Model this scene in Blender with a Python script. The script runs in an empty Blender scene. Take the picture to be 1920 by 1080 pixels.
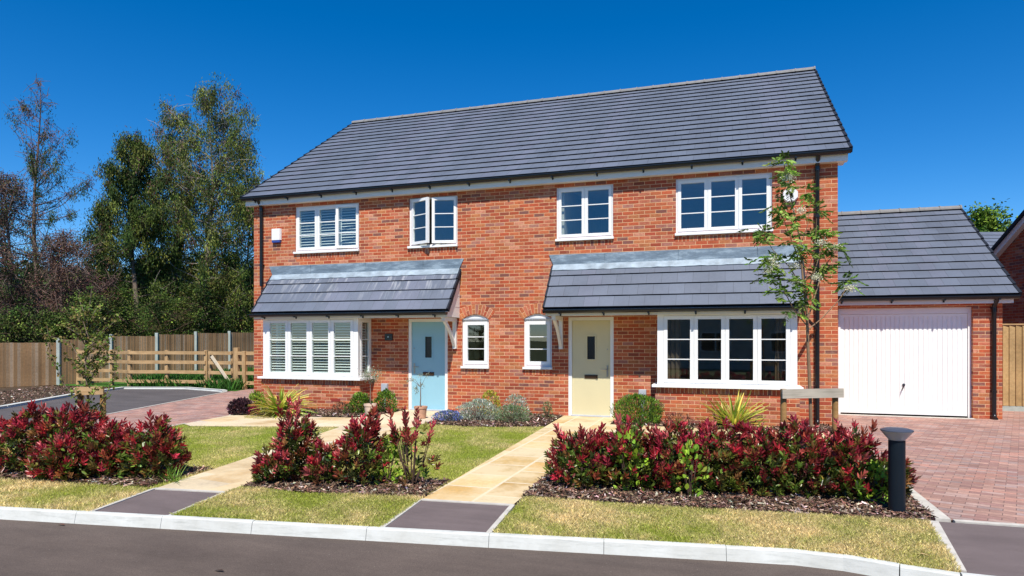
import bpy, math, random
import numpy as np
from mathutils import Vector, Matrix
R = math.radians
scn = bpy.context.scene
COL = scn.collection
rnd = random.Random(7)
rng = np.random.default_rng(11)

# ------------------------------------------------------------------ camera, sky, sun
TH = R(18); CT, ST = math.cos(TH), math.sin(TH)
D, EZ, F = 13.66, 1.62, 1230.0
cam = bpy.data.cameras.new("camera"); cam.sensor_width = 36; cam.lens = F/1920*36
cam.shift_y = 97/1920; cam.clip_end = 2000
co = bpy.data.objects.new("camera", cam); COL.objects.link(co)
co.location = (0, -D, EZ); co.rotation_euler = (R(90), 0, TH); scn.camera = co

EL = R(56)
SUNDIR = Vector((ST*math.cos(EL), -CT*math.cos(EL), math.sin(EL)))     # towards the sun
w = bpy.data.worlds.new("World"); scn.world = w; w.use_nodes = True
nt = w.node_tree; bg = nt.nodes['Background']
sky = nt.nodes.new('ShaderNodeTexSky'); sky.sky_type = 'NISHITA'; sky.sun_disc = False
sky.sun_elevation = EL; sky.sun_rotation = math.pi-TH
sky.altitude = 1500; sky.air_density = 1.0; sky.dust_density = 0.0; sky.ozone_density = 5.0
hs = nt.nodes.new('ShaderNodeHueSaturation'); hs.inputs['Saturation'].default_value = 1.36; hs.inputs['Hue'].default_value = 0.503
nt.links.new(sky.outputs[0], hs.inputs['Color']); nt.links.new(hs.outputs[0], bg.inputs['Color'])
bg.inputs['Strength'].default_value = 0.119
sl = bpy.data.lights.new("sun", 'SUN'); sl.energy = 5.0; sl.angle = R(0.5); sl.color = (1.0, 0.95, 0.86)
so = bpy.data.objects.new("sun", sl); COL.objects.link(so)
so.rotation_euler = SUNDIR.to_track_quat('Z', 'Y').to_euler(); so.location = (10, -30, 40)
scn.view_settings.view_transform = 'Standard'; scn.view_settings.look = 'None'
scn.view_settings.gamma = 1; scn.view_settings.exposure = 0.35

# ------------------------------------------------------------------ helpers
def c2w(X, Y, z=0.0):                     # camera-aligned ground frame -> world
    return (X*CT - Y*ST, X*ST + Y*CT - D, z)
def at(px, py, Y):                        # photo pixel at depth Y -> world
    return c2w((px-960)/F*Y, Y, EZ+(637-py)/F*Y)

def thing(name, label, cat, loc=(0, 0, 0), group=None, rotz=0):
    o = bpy.data.objects.new(name, None); COL.objects.link(o); o.empty_display_size = .2
    o.location = loc; o.rotation_euler = (0, 0, rotz)
    o['label'] = label; o['category'] = cat
    if group: o['group'] = group
    return o
def tag(o, label, cat, group=None):
    o['label'] = label; o['category'] = cat
    if group: o['group'] = group
    return o
def root_loc(p):
    while p.parent: p = p.parent
    return np.array(p.location)
def link(o, parent):
    COL.objects.link(o)
    if parent: o.parent = parent
    return o

class MB:
    def __init__(s): s.v = []; s.f = []; s.uv = []; s.m = []
    def face(s, pts, mi=0, uv=None):
        pts = [tuple(p) for p in pts]; b = len(s.v); s.v += pts; s.f.append(tuple(range(b, b+len(pts))))
        if uv is None:
            a, c, d = (np.array(pts[i]) for i in (0, 1, 2)); n = np.abs(np.cross(c-a, d-a))
            k = int(np.argmax(n))
            uv = [(p[1], p[2]) if k == 0 else (p[0], p[2]) if k == 1 else (p[0], p[1]) for p in pts]
        s.uv.append(uv); s.m.append(mi)
    def box(s, x0, x1, y0, y1, z0, z1, mi=0):
        a = (x0,y0,z0); b = (x1,y0,z0); c = (x1,y1,z0); d = (x0,y1,z0)
        e = (x0,y0,z1); f = (x1,y0,z1); g = (x1,y1,z1); h = (x0,y1,z1)
        for q in ((a,b,f,e),(b,c,g,f),(c,d,h,g),(d,a,e,h),(e,f,g,h),(d,c,b,a)): s.face(q, mi)
    def bar(s, p, q, wd, ht, mi=0, up=(0,0,1)):       # rectangular bar from p to q
        p = Vector(p); q = Vector(q); d = (q-p).normalized(); sd = d.cross(Vector(up))
        if sd.length < 1e-4: sd = Vector((1,0,0))
        sd.normalize(); u = sd.cross(d); L = (q-p).length
        c = [(-wd/2,-ht/2),(wd/2,-ht/2),(wd/2,ht/2),(-wd/2,ht/2)]
        A = [p+sd*a+u*b for a,b in c]; B = [q+sd*a+u*b for a,b in c]
        for i in range(4):
            j = (i+1) % 4; o = i*.37
            s.face([A[i],A[j],B[j],B[i]], mi, [(0,o),(0,o+.1),(L,o+.1),(L,o)])
        s.face(A[::-1], mi); s.face(B, mi)
    def tube(s, pts, rad, n=8, mi=0, cap=True):
        pts = [Vector(p) for p in pts]
        if not hasattr(rad, '__len__'): rad = [rad]*len(pts)
        rings = []; prev = None
        for i, p in enumerate(pts):
            d = (pts[min(i+1,len(pts)-1)] - pts[max(i-1,0)]).normalized()
            a = d.orthogonal().normalized() if prev is None else (prev - d*prev.dot(d)).normalized()
            prev = a; b = d.cross(a)
            rings.append([p + (a*math.cos(2*math.pi*k/n) + b*math.sin(2*math.pi*k/n))*rad[i] for k in range(n)])
        base = len(s.v)
        for r in rings: s.v += [tuple(x) for x in r]
        for i in range(len(rings)-1):
            for k in range(n):
                k2 = (k+1) % n
                s.f.append((base+i*n+k, base+i*n+k2, base+(i+1)*n+k2, base+(i+1)*n+k))
                s.uv.append([(k/n,i*.3),((k+1)/n,i*.3),((k+1)/n,i*.3+.3),(k/n,i*.3+.3)]); s.m.append(mi)
        if cap:
            s.face(rings[0][::-1], mi); s.face(rings[-1], mi)
    def lathe(s, prof, c, n=24, mi=0):
        ring = [[(c[0]+r*math.cos(2*math.pi*k/n), c[1]+r*math.sin(2*math.pi*k/n), c[2]+z) for k in range(n)] for r, z in prof]
        for i in range(len(ring)-1):
            for k in range(n):
                k2 = (k+1) % n; s.face([ring[i][k],ring[i][k2],ring[i+1][k2],ring[i+1][k]], mi)
    def prism(s, poly, z0, z1, mi=0):
        n = len(poly); s.face([(x,y,z1) for x,y in poly], mi)
        for i in range(n):
            a = poly[i]; b = poly[(i+1) % n]; s.face([(a[0],a[1],z0),(b[0],b[1],z0),(b[0],b[1],z1),(a[0],a[1],z1)], mi)
    def build(s, name, mats, parent=None, smooth=False, bevel=0, camf=False, xf=None):
        if not isinstance(mats, (list, tuple)): mats = [mats]
        V = s.v
        if camf: V = [c2w(*p) for p in V]
        if xf: V = [tuple(xf @ Vector(p)) for p in V]
        if parent is not None:
            L = root_loc(parent); V = [(p[0]-L[0], p[1]-L[1], p[2]-L[2]) for p in V]
        me = bpy.data.meshes.new(name); me.from_pydata(V, [], s.f)
        uvl = me.uv_layers.new(name='UVMap')
        uvl.data.foreach_set('uv', np.array([c for f in s.uv for c in f], dtype=np.float32).ravel())
        me.polygons.foreach_set('material_index', s.m)
        if smooth: me.polygons.foreach_set('use_smooth', [True]*len(s.f))
        for m in mats: me.materials.append(m)
        o = bpy.data.objects.new(name, me); link(o, parent)
        if bevel:
            import bmesh
            bm = bmesh.new(); bm.from_mesh(me); bmesh.ops.remove_doubles(bm, verts=bm.verts, dist=1e-5)
            es = [e for e in bm.edges if len(e.link_faces) == 2 and e.calc_face_angle(0) > .6]
            bmesh.ops.bevel(bm, geom=es, offset=bevel, segments=2, affect='EDGES', profile=.6, clamp_overlap=True)
            bm.to_mesh(me); bm.free()
        return o

def npmesh(name, V, Q, col=None, mats=None, parent=None, smooth=False):
    """V (n,3), Q (m,k) faces, col (n,3) vertex colour"""
    me = bpy.data.meshes.new(name); V = np.asarray(V, dtype=np.float32)
    if parent is not None: V = V - root_loc(parent).astype(np.float32)
    m, k = Q.shape
    me.vertices.add(len(V)); me.vertices.foreach_set('co', V.ravel())
    me.loops.add(m*k); me.loops.foreach_set('vertex_index', Q.ravel().astype(np.int32))
    me.polygons.add(m); me.polygons.foreach_set('loop_start', np.arange(0, m*k, k, dtype=np.int32))
    me.polygons.foreach_set('loop_total', np.full(m, k, dtype=np.int32))
    if col is not None:
        ca = me.color_attributes.new('Col', 'FLOAT_COLOR', 'POINT')
        ca.data.foreach_set('color', np.concatenate([col, np.ones((len(col),1))], 1).astype(np.float32).ravel())
    me.update(calc_edges=True); me.validate()
    for mt in (mats if isinstance(mats, (list, tuple)) else [mats]): me.materials.append(mt)
    o = bpy.data.objects.new(name, me); link(o, parent); return o

def unit(a): return a/np.maximum(np.linalg.norm(a, axis=1, keepdims=True), 1e-9)
class LF:                                  # collects leaves
    def __init__(s): s.V = []; s.C = []
    def add(s, P, Dr, L, W, C, fold=.25, bend=.0):
        P = np.asarray(P, float); n = len(P); Dr = unit(np.asarray(Dr, float))
        L = np.broadcast_to(np.asarray(L, float), (n,))[:, None]; W = np.broadcast_to(np.asarray(W, float), (n,))[:, None]
        S = unit(np.cross(Dr, rng.normal(size=(n,3)))); U = np.cross(S, Dr)
        dn = np.array([0, 0, -1.0])*bend
        v = np.stack([P, P+Dr*L*.3+S*W*.5+U*W*fold, P+Dr*L*.68+S*W*.42+U*W*fold+dn*L*.4,
                      P+Dr*L+dn*L, P+Dr*L*.68-S*W*.42+U*W*fold+dn*L*.4, P+Dr*L*.3-S*W*.5+U*W*fold], 1)
        s.V.append(v.reshape(-1, 3)); s.C.append(np.repeat(np.clip(C, 0, 1), 6, 0))
    def build(s, name, mat, parent=None):
        V = np.concatenate(s.V); C = np.concatenate(s.C); n = len(V)//6; b = np.arange(n)[:, None]*6
        Q = np.concatenate([b+np.array([[0,1,2,3]]), b+np.array([[0,3,4,5]])], 0)
        return npmesh(name, V, Q, C, mat, parent)
def vary(base, n, s=.25):
    b = np.asarray(base, float)[None]; k = np.exp(rng.normal(0, s, (n,1))); return b*k*np.exp(rng.normal(0, s*.35, (n,3)))
def pick(pal, n, s=.2, p=None):
    pal = np.asarray(pal, float); i = rng.choice(len(pal), n, p=p); return pal[i]*np.exp(rng.normal(0, s, (n,1)))*np.exp(rng.normal(0, s*.3, (n,3)))

# ------------------------------------------------------------------ materials
class NT:
    def __init__(s, name):
        s.mat = bpy.data.materials.new(name); s.mat.use_nodes = True; s.t = s.mat.node_tree
        s.b = s.t.nodes['Principled BSDF']
    def n(s, typ, **k):
        nd = s.t.nodes.new('ShaderNode'+typ)
        for a, v in k.items(): setattr(nd, a, v)
        return nd
    def l(s, a, b): s.t.links.new(a, b)
    def put(s, sock, v):
        if hasattr(v, 'is_output') or isinstance(v, bpy.types.NodeSocket): s.l(v, sock)
        else: sock.default_value = v
    def math(s, op, a, b=0.0, c=0.0, clamp=False):
        nd = s.n('Math', operation=op); nd.use_clamp = clamp
        s.put(nd.inputs[0], a); s.put(nd.inputs[1], b); s.put(nd.inputs[2], c); return nd.outputs[0]
    def mix(s, fac, a, b, bt='MIX'):
        nd = s.n('Mix', data_type='RGBA', blend_type=bt); s.put(nd.inputs[0], fac)
        s.put(nd.inputs[6], a if not isinstance(a, tuple) else (*a[:3], 1)); s.put(nd.inputs[7], b if not isinstance(b, tuple) else (*b[:3], 1)); return nd.outputs[2]
    def noise(s, vec, scale, detail=3, rough=.55, out='Fac'):
        nd = s.n('TexNoise'); s.put(nd.inputs['Vector'], vec); nd.inputs['Scale'].default_value = scale
        nd.inputs['Detail'].default_value = detail; nd.inputs['Roughness'].default_value = rough; return nd.outputs[out]
    def ramp(s, fac, stops, const=False):
        nd = s.n('ValToRGB'); s.l(fac, nd.inputs[0]); r = nd.color_ramp
        if const: r.interpolation = 'CONSTANT'
        while len(r.elements) > 1: r.elements.remove(r.elements[-1])
        r.elements[0].position = stops[0][0]; r.elements[0].color = (*(stops[0][1] if isinstance(stops[0][1], tuple) else (stops[0][1],)*3), 1)
        for p, c in stops[1:]:
            e = r.elements.new(p); e.color = (*(c if isinstance(c, tuple) else (c,)*3), 1)
        return nd.outputs[0]
    def coord(s, kind='Object'): return s.n('TexCoord').outputs[kind]
    def uvxy(s, kind='UV'):
        sp = s.n('SeparateXYZ'); s.l(s.coord(kind), sp.inputs[0]); return sp.outputs
    def xyz(s, x, y=0.0, z=0.0):
        c = s.n('CombineXYZ'); s.put(c.inputs[0], x); s.put(c.inputs[1], y); s.put(c.inputs[2], z); return c.outputs[0]
    def bump(s, h, st=.3, dist=.01):
        b = s.n('Bump'); b.inputs['Strength'].default_value = st; b.inputs['Distance'].default_value = dist
        s.l(h, b.inputs['Height']); s.l(b.outputs[0], s.b.inputs['Normal'])
    def done(s, col=None, rough=.6, spec=None, metal=0):
        if col is not None: s.put(s.b.inputs['Base Color'], (*col[:3], 1) if isinstance(col, tuple) else col)
        s.put(s.b.inputs['Roughness'], rough); s.b.inputs['Metallic'].default_value = metal
        if spec is not None: s.b.inputs['Specular IOR Level'].default_value = spec
        return s.mat

def plain(name, col, rough=.5, spec=.5, var=.08, scale=6, bump=0, metal=0):
    t = NT(name); c = t.coord(); n = t.noise(c, scale, 4)
    lo = tuple(x*(1-var) for x in col); hi = tuple(min(1, x*(1+var)) for x in col)
    cc = t.ramp(n, [(.3, lo), (.7, hi)])
    if bump: t.bump(t.noise(c, scale*12, 3), bump, .004)
    return t.done(cc, rough, spec, metal)

def cellmat(name, bw, bh, mort, stops, mcol, rough=.85, off=.5, stain=None, bumpst=.6, dirt=.12, mask_soft=.004, spec=.3, var=.21, fine=.55):
    """rows of rectangular units in UV metres"""
    t = NT(name); u, v, _ = t.uvxy()
    wob = t.noise(t.xyz(u, v), 3.0, 2)
    v2 = t.math('ADD', v, t.math('MULTIPLY', t.math('SUBTRACT', wob, .5), .004))
    row = t.math('FLOOR', t.math('DIVIDE', v2, bh))
    odd = t.math('FLOORED_MODULO', row, 2.0)
    uu = t.math('DIVIDE', t.math('ADD', u, t.math('MULTIPLY', odd, bw*off)), bw)
    colm = t.math('FLOOR', uu)
    wn = t.n('TexWhiteNoise', noise_dimensions='2D'); t.l(t.xyz(colm, row), wn.inputs['Vector'])
    fu = t.math('FRACT', uu); fv = t.math('FRACT', t.math('DIVIDE', v2, bh))
    du = t.math('MULTIPLY', t.math('MINIMUM', fu, t.math('SUBTRACT', 1.0, fu)), bw)
    dv = t.math('MULTIPLY', t.math('MINIMUM', fv, t.math('SUBTRACT', 1.0, fv)), bh)
    dd = t.math('MINIMUM', du, dv)
    mask = t.math('DIVIDE', t.math('SUBTRACT', dd, mort/2-mask_soft/2), mask_soft, clamp=True)     # 1 on the unit
    bc = t.ramp(wn.outputs['Value'], stops, True)
    P = t.xyz(u, v)
    n1 = t.ramp(t.noise(P, 17, 4, .75), [(.36, 0.0), (.7, 1.0)]); n2 = t.noise(P, 1.1, 3)
    bc = t.mix(t.math('MULTIPLY', n1, fine), bc, tuple(min(1, x*.55) for x in stops[0][1]), 'MIX')
    wv = t.ramp(wn.outputs['Color'], [(0, 1-var), (1, 1+var)])
    bc = t.mix(1.0, bc, wv, 'MULTIPLY')
    mc = t.mix(n1, tuple(x*.8 for x in mcol), tuple(min(1, x*1.15) for x in mcol))
    c = t.mix(mask, mc, bc)
    c = t.mix(1.0, c, t.ramp(n2, [(.25, 1-dirt*1.3), (.5, 1.0), (.8, 1+dirt)]), 'MULTIPLY')
    if stain: c = stain(t, u, v, c)
    t.bump(t.math('ADD', t.math('MULTIPLY', mask, 1.0), t.math('MULTIPLY', n1, .35)), bumpst, .006)
    return t.done(c, rough, spec)

def efflo(t, u, v, c):
    n = t.noise(t.xyz(t.math('MULTIPLY', u, .9), t.math('MULTIPLY', v, 1.6)), 1.9, 6, .72)
    f = t.math('MULTIPLY', t.ramp(n, [(.56, 0.0), (.74, 1.0)]), .42)
    return t.mix(f, c, (.54,.37,.26))
BR = [(0, (.49,.105,.043)), (.14, (.44,.085,.036)), (.27, (.53,.145,.058)), (.38, (.37,.07,.036)), (.48, (.50,.16,.09)), (.58, (.47,.175,.07)), (.68, (.28,.07,.04)), (.76, (.46,.125,.052)), (.83, (.35,.155,.12)), (.90, (.55,.24,.15)), (.95, (.17,.08,.07))]
brick = cellmat('red_brick', .225, .075, .0095, BR, (.74,.45,.25), stain=efflo, var=.16, fine=.7)
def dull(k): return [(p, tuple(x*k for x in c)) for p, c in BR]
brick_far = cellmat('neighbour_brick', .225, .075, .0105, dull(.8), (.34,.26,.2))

def streaks(t, u, v, c):
    n = t.noise(t.xyz(t.math('ADD', t.math('MULTIPLY', u, 5.0), t.math('MULTIPLY', v, .2)), t.math('MULTIPLY', v, .5)), 1.7, 3, .7)
    n3 = t.noise(t.xyz(t.math('MULTIPLY', u, .8)), 1.3, 1)
    fade = t.math('SUBTRACT', v, .15, clamp=True)
    f = t.math('MULTIPLY', t.ramp(n, [(.53, 0.0), (.63, 1.0)]), t.math('MULTIPLY', fade, t.ramp(n3, [(.35, .15), (.6, .85)])))
    return t.mix(f, c, (.42,.43,.45))
TS = [(0, (.124,.142,.184)), (.3, (.114,.132,.171)), (.55, (.132,.146,.192)), (.8, (.119,.138,.179))]
tile = cellmat('slate_grey_tile', .30, 50, .004, TS, (.035,.035,.04), rough=.55, off=0, bumpst=.15, dirt=.15, mask_soft=.003, spec=.35, var=.03, fine=.25)
tile_s = cellmat('streaked_tile', .30, 50, .004, [(p, tuple(x*1.08 for x in c)) for p, c in TS], (.05,.05,.055), rough=.55, off=0, bumpst=.15, dirt=.15, mask_soft=.003, stain=streaks, spec=.35, var=.03, fine=.25)
tile_edge = plain('tile_front_edge', (.014,.018,.028), .7, .2)  # near black puts the slit shade under each tile lip into the colour
ridge_m = plain('grey_ridge_tile', (.20,.195,.19), .7, .3, .15, 9, .3)

t = NT('lead_flashing'); c = t.coord(); sp = t.n('SeparateXYZ'); t.l(c, sp.inputs[0])
n = t.noise(t.xyz(t.math('MULTIPLY', sp.outputs[0], 1.0), sp.outputs[1], t.math('MULTIPLY', sp.outputs[2], 4.0)), 2.4, 7, .75)
n2 = t.noise(c, 40, 3); cc = t.ramp(n, [(.3, (.09,.125,.16)), (.5, (.15,.20,.25)), (.62, (.27,.34,.40)), (.8, (.20,.25,.30))])
t.bump(t.math('ADD', n, t.math('MULTIPLY', n2, .3)), .3, .02); lead = t.done(cc, .5, .4)
lead2 = plain('lead_apron', (.28,.34,.39), .5, .4, .3, 5, .2)

upvc = plain('white_upvc', (.80,.80,.79), .32, .5, .02)
cream = plain('white_fascia_board', (.76,.74,.70), .45, .5, .03)
black = plain('black_rainwater_plastic', (.008,.009,.012), .3, .5, .1)
chrome = plain('brushed_steel', (.38,.38,.38), .3, .5, .05, metal=1)
sill_m = plain('white_sill', (.82,.82,.80), .4, .5, .03)
blue = plain('light_blue_door', (.27,.50,.60), .4, .5, .03, 2)
yellow = plain('pale_yellow_door', (.64,.57,.35), .4, .5, .03, 2)
garwhite = plain('white_garage_door', (.84,.84,.82), .35, .5, .02)
dark = plain('black_gloss', (.012,.012,.014), .25, .5, .1)
shade_in = plain('interior_plaster', (.50,.47,.42), .9, .2)
shut = plain('shutter_white', (.78,.79,.76), .5, .4, .03)
grey_pl = plain('grey_plastic', (.42,.45,.50), .5, .4)
bronze = plain('dark_bronze', (.10,.055,.035), .25, .6, .2, metal=.6)
curtain_m = plain('brown_curtain', (.11,.075,.05), .9, .1, .25, 5)
boxblue = plain('blue_alarm_base', (.03,.06,.28), .4, .5)
terracotta = plain('terracotta', (.50,.28,.18), .85, .3, .15, 12, .3)
potpink = plain('pale_clay', (.58,.44,.34), .85, .3, .12, 12, .3)
airbrick = plain('dark_red_airbrick', (.28,.04,.03), .8, .3)

def glassmat(name, f0, tint):
    g = NT(name); t = g.t; t.nodes.remove(g.b)
    out = t.nodes['Material Output']; tr = g.n('BsdfTransparent'); tr.inputs[0].default_value = (*tint, 1)
    gl = g.n('BsdfGlossy'); gl.inputs['Roughness'].default_value = 0.0; gl.inputs[0].default_value = (.92,.97,1,1)
    fr = g.n('Fresnel'); fr.inputs[0].default_value = f0
    nb = g.n('Bump'); nb.inputs['Strength'].default_value = .03; nb.inputs['Distance'].default_value = .02
    g.l(g.noise(g.coord(), 1.6, 1), nb.inputs['Height']); g.l(nb.outputs[0], gl.inputs['Normal'])
    mx = g.n('MixShader'); ge = g.n('NewGeometry'); g.l(g.math('MULTIPLY', fr.outputs[0], g.math('SUBTRACT', 1.0, ge.outputs['Backfacing'])), mx.inputs[0]); g.l(tr.outputs[0], mx.inputs[1]); g.l(gl.outputs[0], mx.inputs[2]); g.l(mx.outputs[0], out.inputs[0])
    return g.mat
glass = glassmat('window_glass', 2.15, (.75,.82,.8))

# ground materials
def tarmac(name, lo, hi):
    t = NT(name); c = t.coord(); n = t.noise(c, 1.2, 4, .6); f = t.noise(c, 180, 2, .7)
    cc = t.ramp(n, [(.3, lo), (.7, hi)]); cc = t.mix(1.0, cc, t.ramp(f, [(.3, .6), (.7, 1.4)]), 'MULTIPLY')
    sx = t.n('SeparateXYZ'); t.l(c, sx.inputs[0]); st = t.noise(t.xyz(t.math('MULTIPLY', sx.outputs[0], .35), t.math('MULTIPLY', sx.outputs[1], 1.4)), 1.6, 6, .75)
    cc = t.mix(1.0, cc, t.ramp(st, [(.32, .80), (.5, 1.0), (.68, 1.16)]), 'MULTIPLY'); sp_ = t.noise(c, 38, 2, .6); cc = t.mix(t.ramp(sp_, [(.70, 0.0), (.76, .5)]), cc, (.26,.23,.20))
    t.bump(f, .5, .004); return t.done(cc, .88, .25)
road_m = tarmac('road_asphalt', (.088,.067,.056), (.12,.092,.076))
foot_m = tarmac('footway_asphalt', (.128,.10,.098), (.16,.126,.122))
court_m = tarmac('court_asphalt', (.085,.075,.075), (.105,.093,.092))

t = NT('kerb_concrete'); c = t.coord(); n = t.noise(c, 2.5, 6, .7); f = t.noise(c, 60, 3)
sp = t.n('SeparateXYZ'); t.l(c, sp.inputs[0])
n5 = t.noise(t.xyz(t.math('MULTIPLY', sp.outputs[0], 1.0), sp.outputs[1], t.math('MULTIPLY', sp.outputs[2], 9)), 3.5, 6, .8)
cc = t.ramp(n, [(.25, (.46,.46,.42)), (.6, (.58,.59,.56)), (.8, (.66,.67,.64))])
cc = t.mix(t.math('MULTIPLY', t.ramp(n5, [(.50, 0.0), (.70, 1.0)]), .55), cc, (.30,.31,.29)); t.bump(f, .3, .003); kerb_m = t.done(cc, .85, .3)
edge_m = plain('concrete_edging', (.50,.47,.42), .9, .2, .15, 8, .3)
soil = plain('soil', (.07,.05,.035), 1, .1, .3, 8, .5)

t = NT('lawn_turf'); c = t.coord(); n = t.noise(c, .9, 5, .62); f = t.noise(c, 34, 4, .8); sp = t.n('SeparateXYZ'); t.l(c, sp.inputs[0])
dry = t.math('MULTIPLY', t.math('SUBTRACT', -5.6, sp.outputs[1]), .5, clamp=True)
g1 = t.ramp(n, [(.3, (.17,.22,.04)), (.55, (.27,.30,.06)), (.75, (.37,.35,.11))])
g2 = t.ramp(n, [(.3, (.34,.34,.08)), (.5, (.52,.44,.17)), (.72, (.66,.50,.26))])
n6 = t.noise(c, 2.6, 5, .7); cc = t.mix(dry, g1, g2); cc = t.mix(1.0, cc, t.ramp(n6, [(.3, .72), (.7, 1.25)]), 'MULTIPLY'); cc = t.mix(1.0, cc, t.ramp(f, [(.25, .5), (.7, 1.3)]), 'MULTIPLY'); t.bump(f, .6, .02); turf = t.done(cc, .95, .1)
field_m = plain('field_grass', (.05,.13,.02), .95, .1, .35, 2.5, .5)
wild_m = plain('rough_ground', (.09,.10,.04), .95, .1, .35, 1.2, .5)

PV = [(0, (.38,.22,.18)), (.22, (.45,.27,.215)), (.45, (.33,.185,.16)), (.62, (.42,.28,.24)), (.8, (.47,.245,.19)), (.92, (.36,.26,.24))]
paving = cellmat('block_paving', .20, .10, .006, PV, (.17,.115,.10), rough=.9, dirt=.16, mask_soft=.006)
def sandwash(t, u, v, c):
    n = t.noise(t.xyz(u, v), 1.4, 5, .7); return t.mix(t.math('MULTIPLY', t.ramp(n, [(.38, 0.0), (.60, 1.0)]), .72), c, (.68,.56,.36))
SL = [(0, (.60,.45,.22)), (.25, (.56,.37,.14)), (.45, (.64,.50,.28)), (.62, (.54,.33,.11)), (.75, (.62,.46,.22)), (.9, (.58,.40,.17))]
slab = cellmat('buff_sandstone_slab', .66, .55, .035, SL, (.68,.58,.42), rough=.85, off=.5, dirt=.08, stain=sandwash, mask_soft=.012, bumpst=.3)
slab2 = cellmat('pale_sandstone_slab', .90, .60, .008, [(p, (c[0]*1.02, c[1]*1.12, c[2]*1.6)) for p, c in SL], (.46,.38,.26), rough=.85, off=.3, dirt=.06, stain=sandwash, mask_soft=.008, bumpst=.3)

def leafmat(name, rough=.42, spec=.5, trans=.3):
    g = NT(name); a = g.n('VertexColor', layer_name='Col') if False else g.n('Attribute', attribute_name='Col')
    g.l(a.outputs['Color'], g.b.inputs['Base Color']); g.b.inputs['Roughness'].default_value = rough; g.b.inputs['Specular IOR Level'].default_value = spec
    tl = g.n('BsdfTranslucent'); g.l(a.outputs['Color'], tl.inputs[0]); mx = g.n('MixShader'); mx.inputs[0].default_value = trans
    g.l(g.b.outputs[0], mx.inputs[1]); g.l(tl.outputs[0], mx.inputs[2]); g.l(mx.outputs[0], g.t.nodes['Material Output'].inputs[0]); return g.mat
leaf_gloss = leafmat('glossy_leaf', .34, .6, .30)
leaf_dull = leafmat('dull_leaf', .6, .3, .3)
leaf_needle = leafmat('needle_foliage', .7, .2, .15)
blade_m = leafmat('grass_blade', .6, .3, .35)
chip_m = leafmat('bark_chip', .85, .2, 0.0)
bark = plain('grey_brown_bark', (.17,.13,.10), .9, .2, .3, 9, .6)
bark_pale = plain('pale_dead_bark', (.34,.29,.24), .9, .2, .25, 6, .5)
bark_dark = plain('dark_twig', (.09,.055,.04), .9, .2, .25, 9, .3)
bark_smooth = plain('smooth_young_bark', (.24,.15,.085), .6, .3, .2, 9, .3)

def wood(name, cols, rough=.8, grain=(1.5, 40)):
    t = NT(name); u, v, _ = t.uvxy(); P = t.xyz(t.math('MULTIPLY', u, grain[0]), t.math('MULTIPLY', v, grain[1]))
    n = t.noise(P, 1.0, 5, .65); k = t.noise(t.coord(), 3.5, 2)
    cc = t.ramp(n, [(.3, cols[0]), (.55, cols[1]), (.75, cols[2])]); cc = t.mix(1.0, cc, t.ramp(k, [(.3, .8), (.7, 1.15)]), 'MULTIPLY')
    t.bump(n, .3, .004); return t.done(cc, rough, .25)
rail_m = wood('sawn_pine_rail', [(.36,.22,.10), (.46,.30,.15), (.55,.38,.21)])
post_m = wood('round_stake', [(.22,.12,.04), (.34,.19,.07), (.42,.26,.11)])
grey_wood = wood('weathered_crossbar', [(.30,.27,.21), (.44,.39,.31), (.22,.19,.15)])
conc = plain('concrete_post', (.36,.40,.37), .9, .2, .15, 5, .3)
def boards(name, pal, bw, cm):
    return cellmat(name, bw, 60, .012 if bw < .11 else .006, pal, cm, rough=.85, off=0, bumpst=.5, dirt=.25, mask_soft=.006)
fence_m = boards('weathered_fence_board', [(0, (.36,.22,.11)), (.2, (.44,.30,.18)), (.4, (.30,.19,.10)), (.6, (.46,.34,.23)), (.8, (.40,.24,.12))], .10, (.05,.03,.018))
fence_new = boards('new_fence_board', [(0, (.44,.29,.13)), (.3, (.50,.34,.16)), (.6, (.40,.255,.11)), (.8, (.47,.31,.14))], .12, (.12,.07,.03))

# ------------------------------------------------------------------ the setting
def struct(name, mb, mats, **k):
    o = mb.build(name, mats, **k); o['kind'] = 'structure'; return o
def sheet(name, poly, z, mat, uvf=None):
    mb = MB(); mb.face([(x, y, z) for x, y in poly], 0, [uvf(x, y) for x, y in poly] if uvf else None); return struct(name, mb, mat)

kerb_line = [(-16, -10.35), (-11, -9.72), (-6.69, -9.14), (-4, -8.78), (-1.87, -8.49), (0, -8.23), (.5, -8.165), (.85, -8.19), (1.2, -8.29), (1.55, -8.37), (2.6, -8.42), (6, -8.30), (12, -8.0), (30, -7.3)]
g = MB(); g.face([(-500,-500,-.15), (500,-500,-.15), (500,700,-.15), (-500,700,-.15)]); struct('ground', g, wild_m)
sheet('road', [(-60,-16.2), (60,-10.5), (60,-6.0)] + [(x, y-.04) for x, y in kerb_line[::-1]] + [(-60,-16)], -.098, road_m)
g = MB(); poly = [(x, y) for x, y in kerb_line] + [(60,-7), (60, 9), (-60, 9), (-60,-10.35)]
g.prism(poly, -.2, -.014); struct('plot_ground', g, soil)
g = MB(); g.prism([(-60, 9.001), (60, 9.001), (60, 90), (-60, 90)], -.2, -.014); struct('field', g, wild_m)

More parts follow.
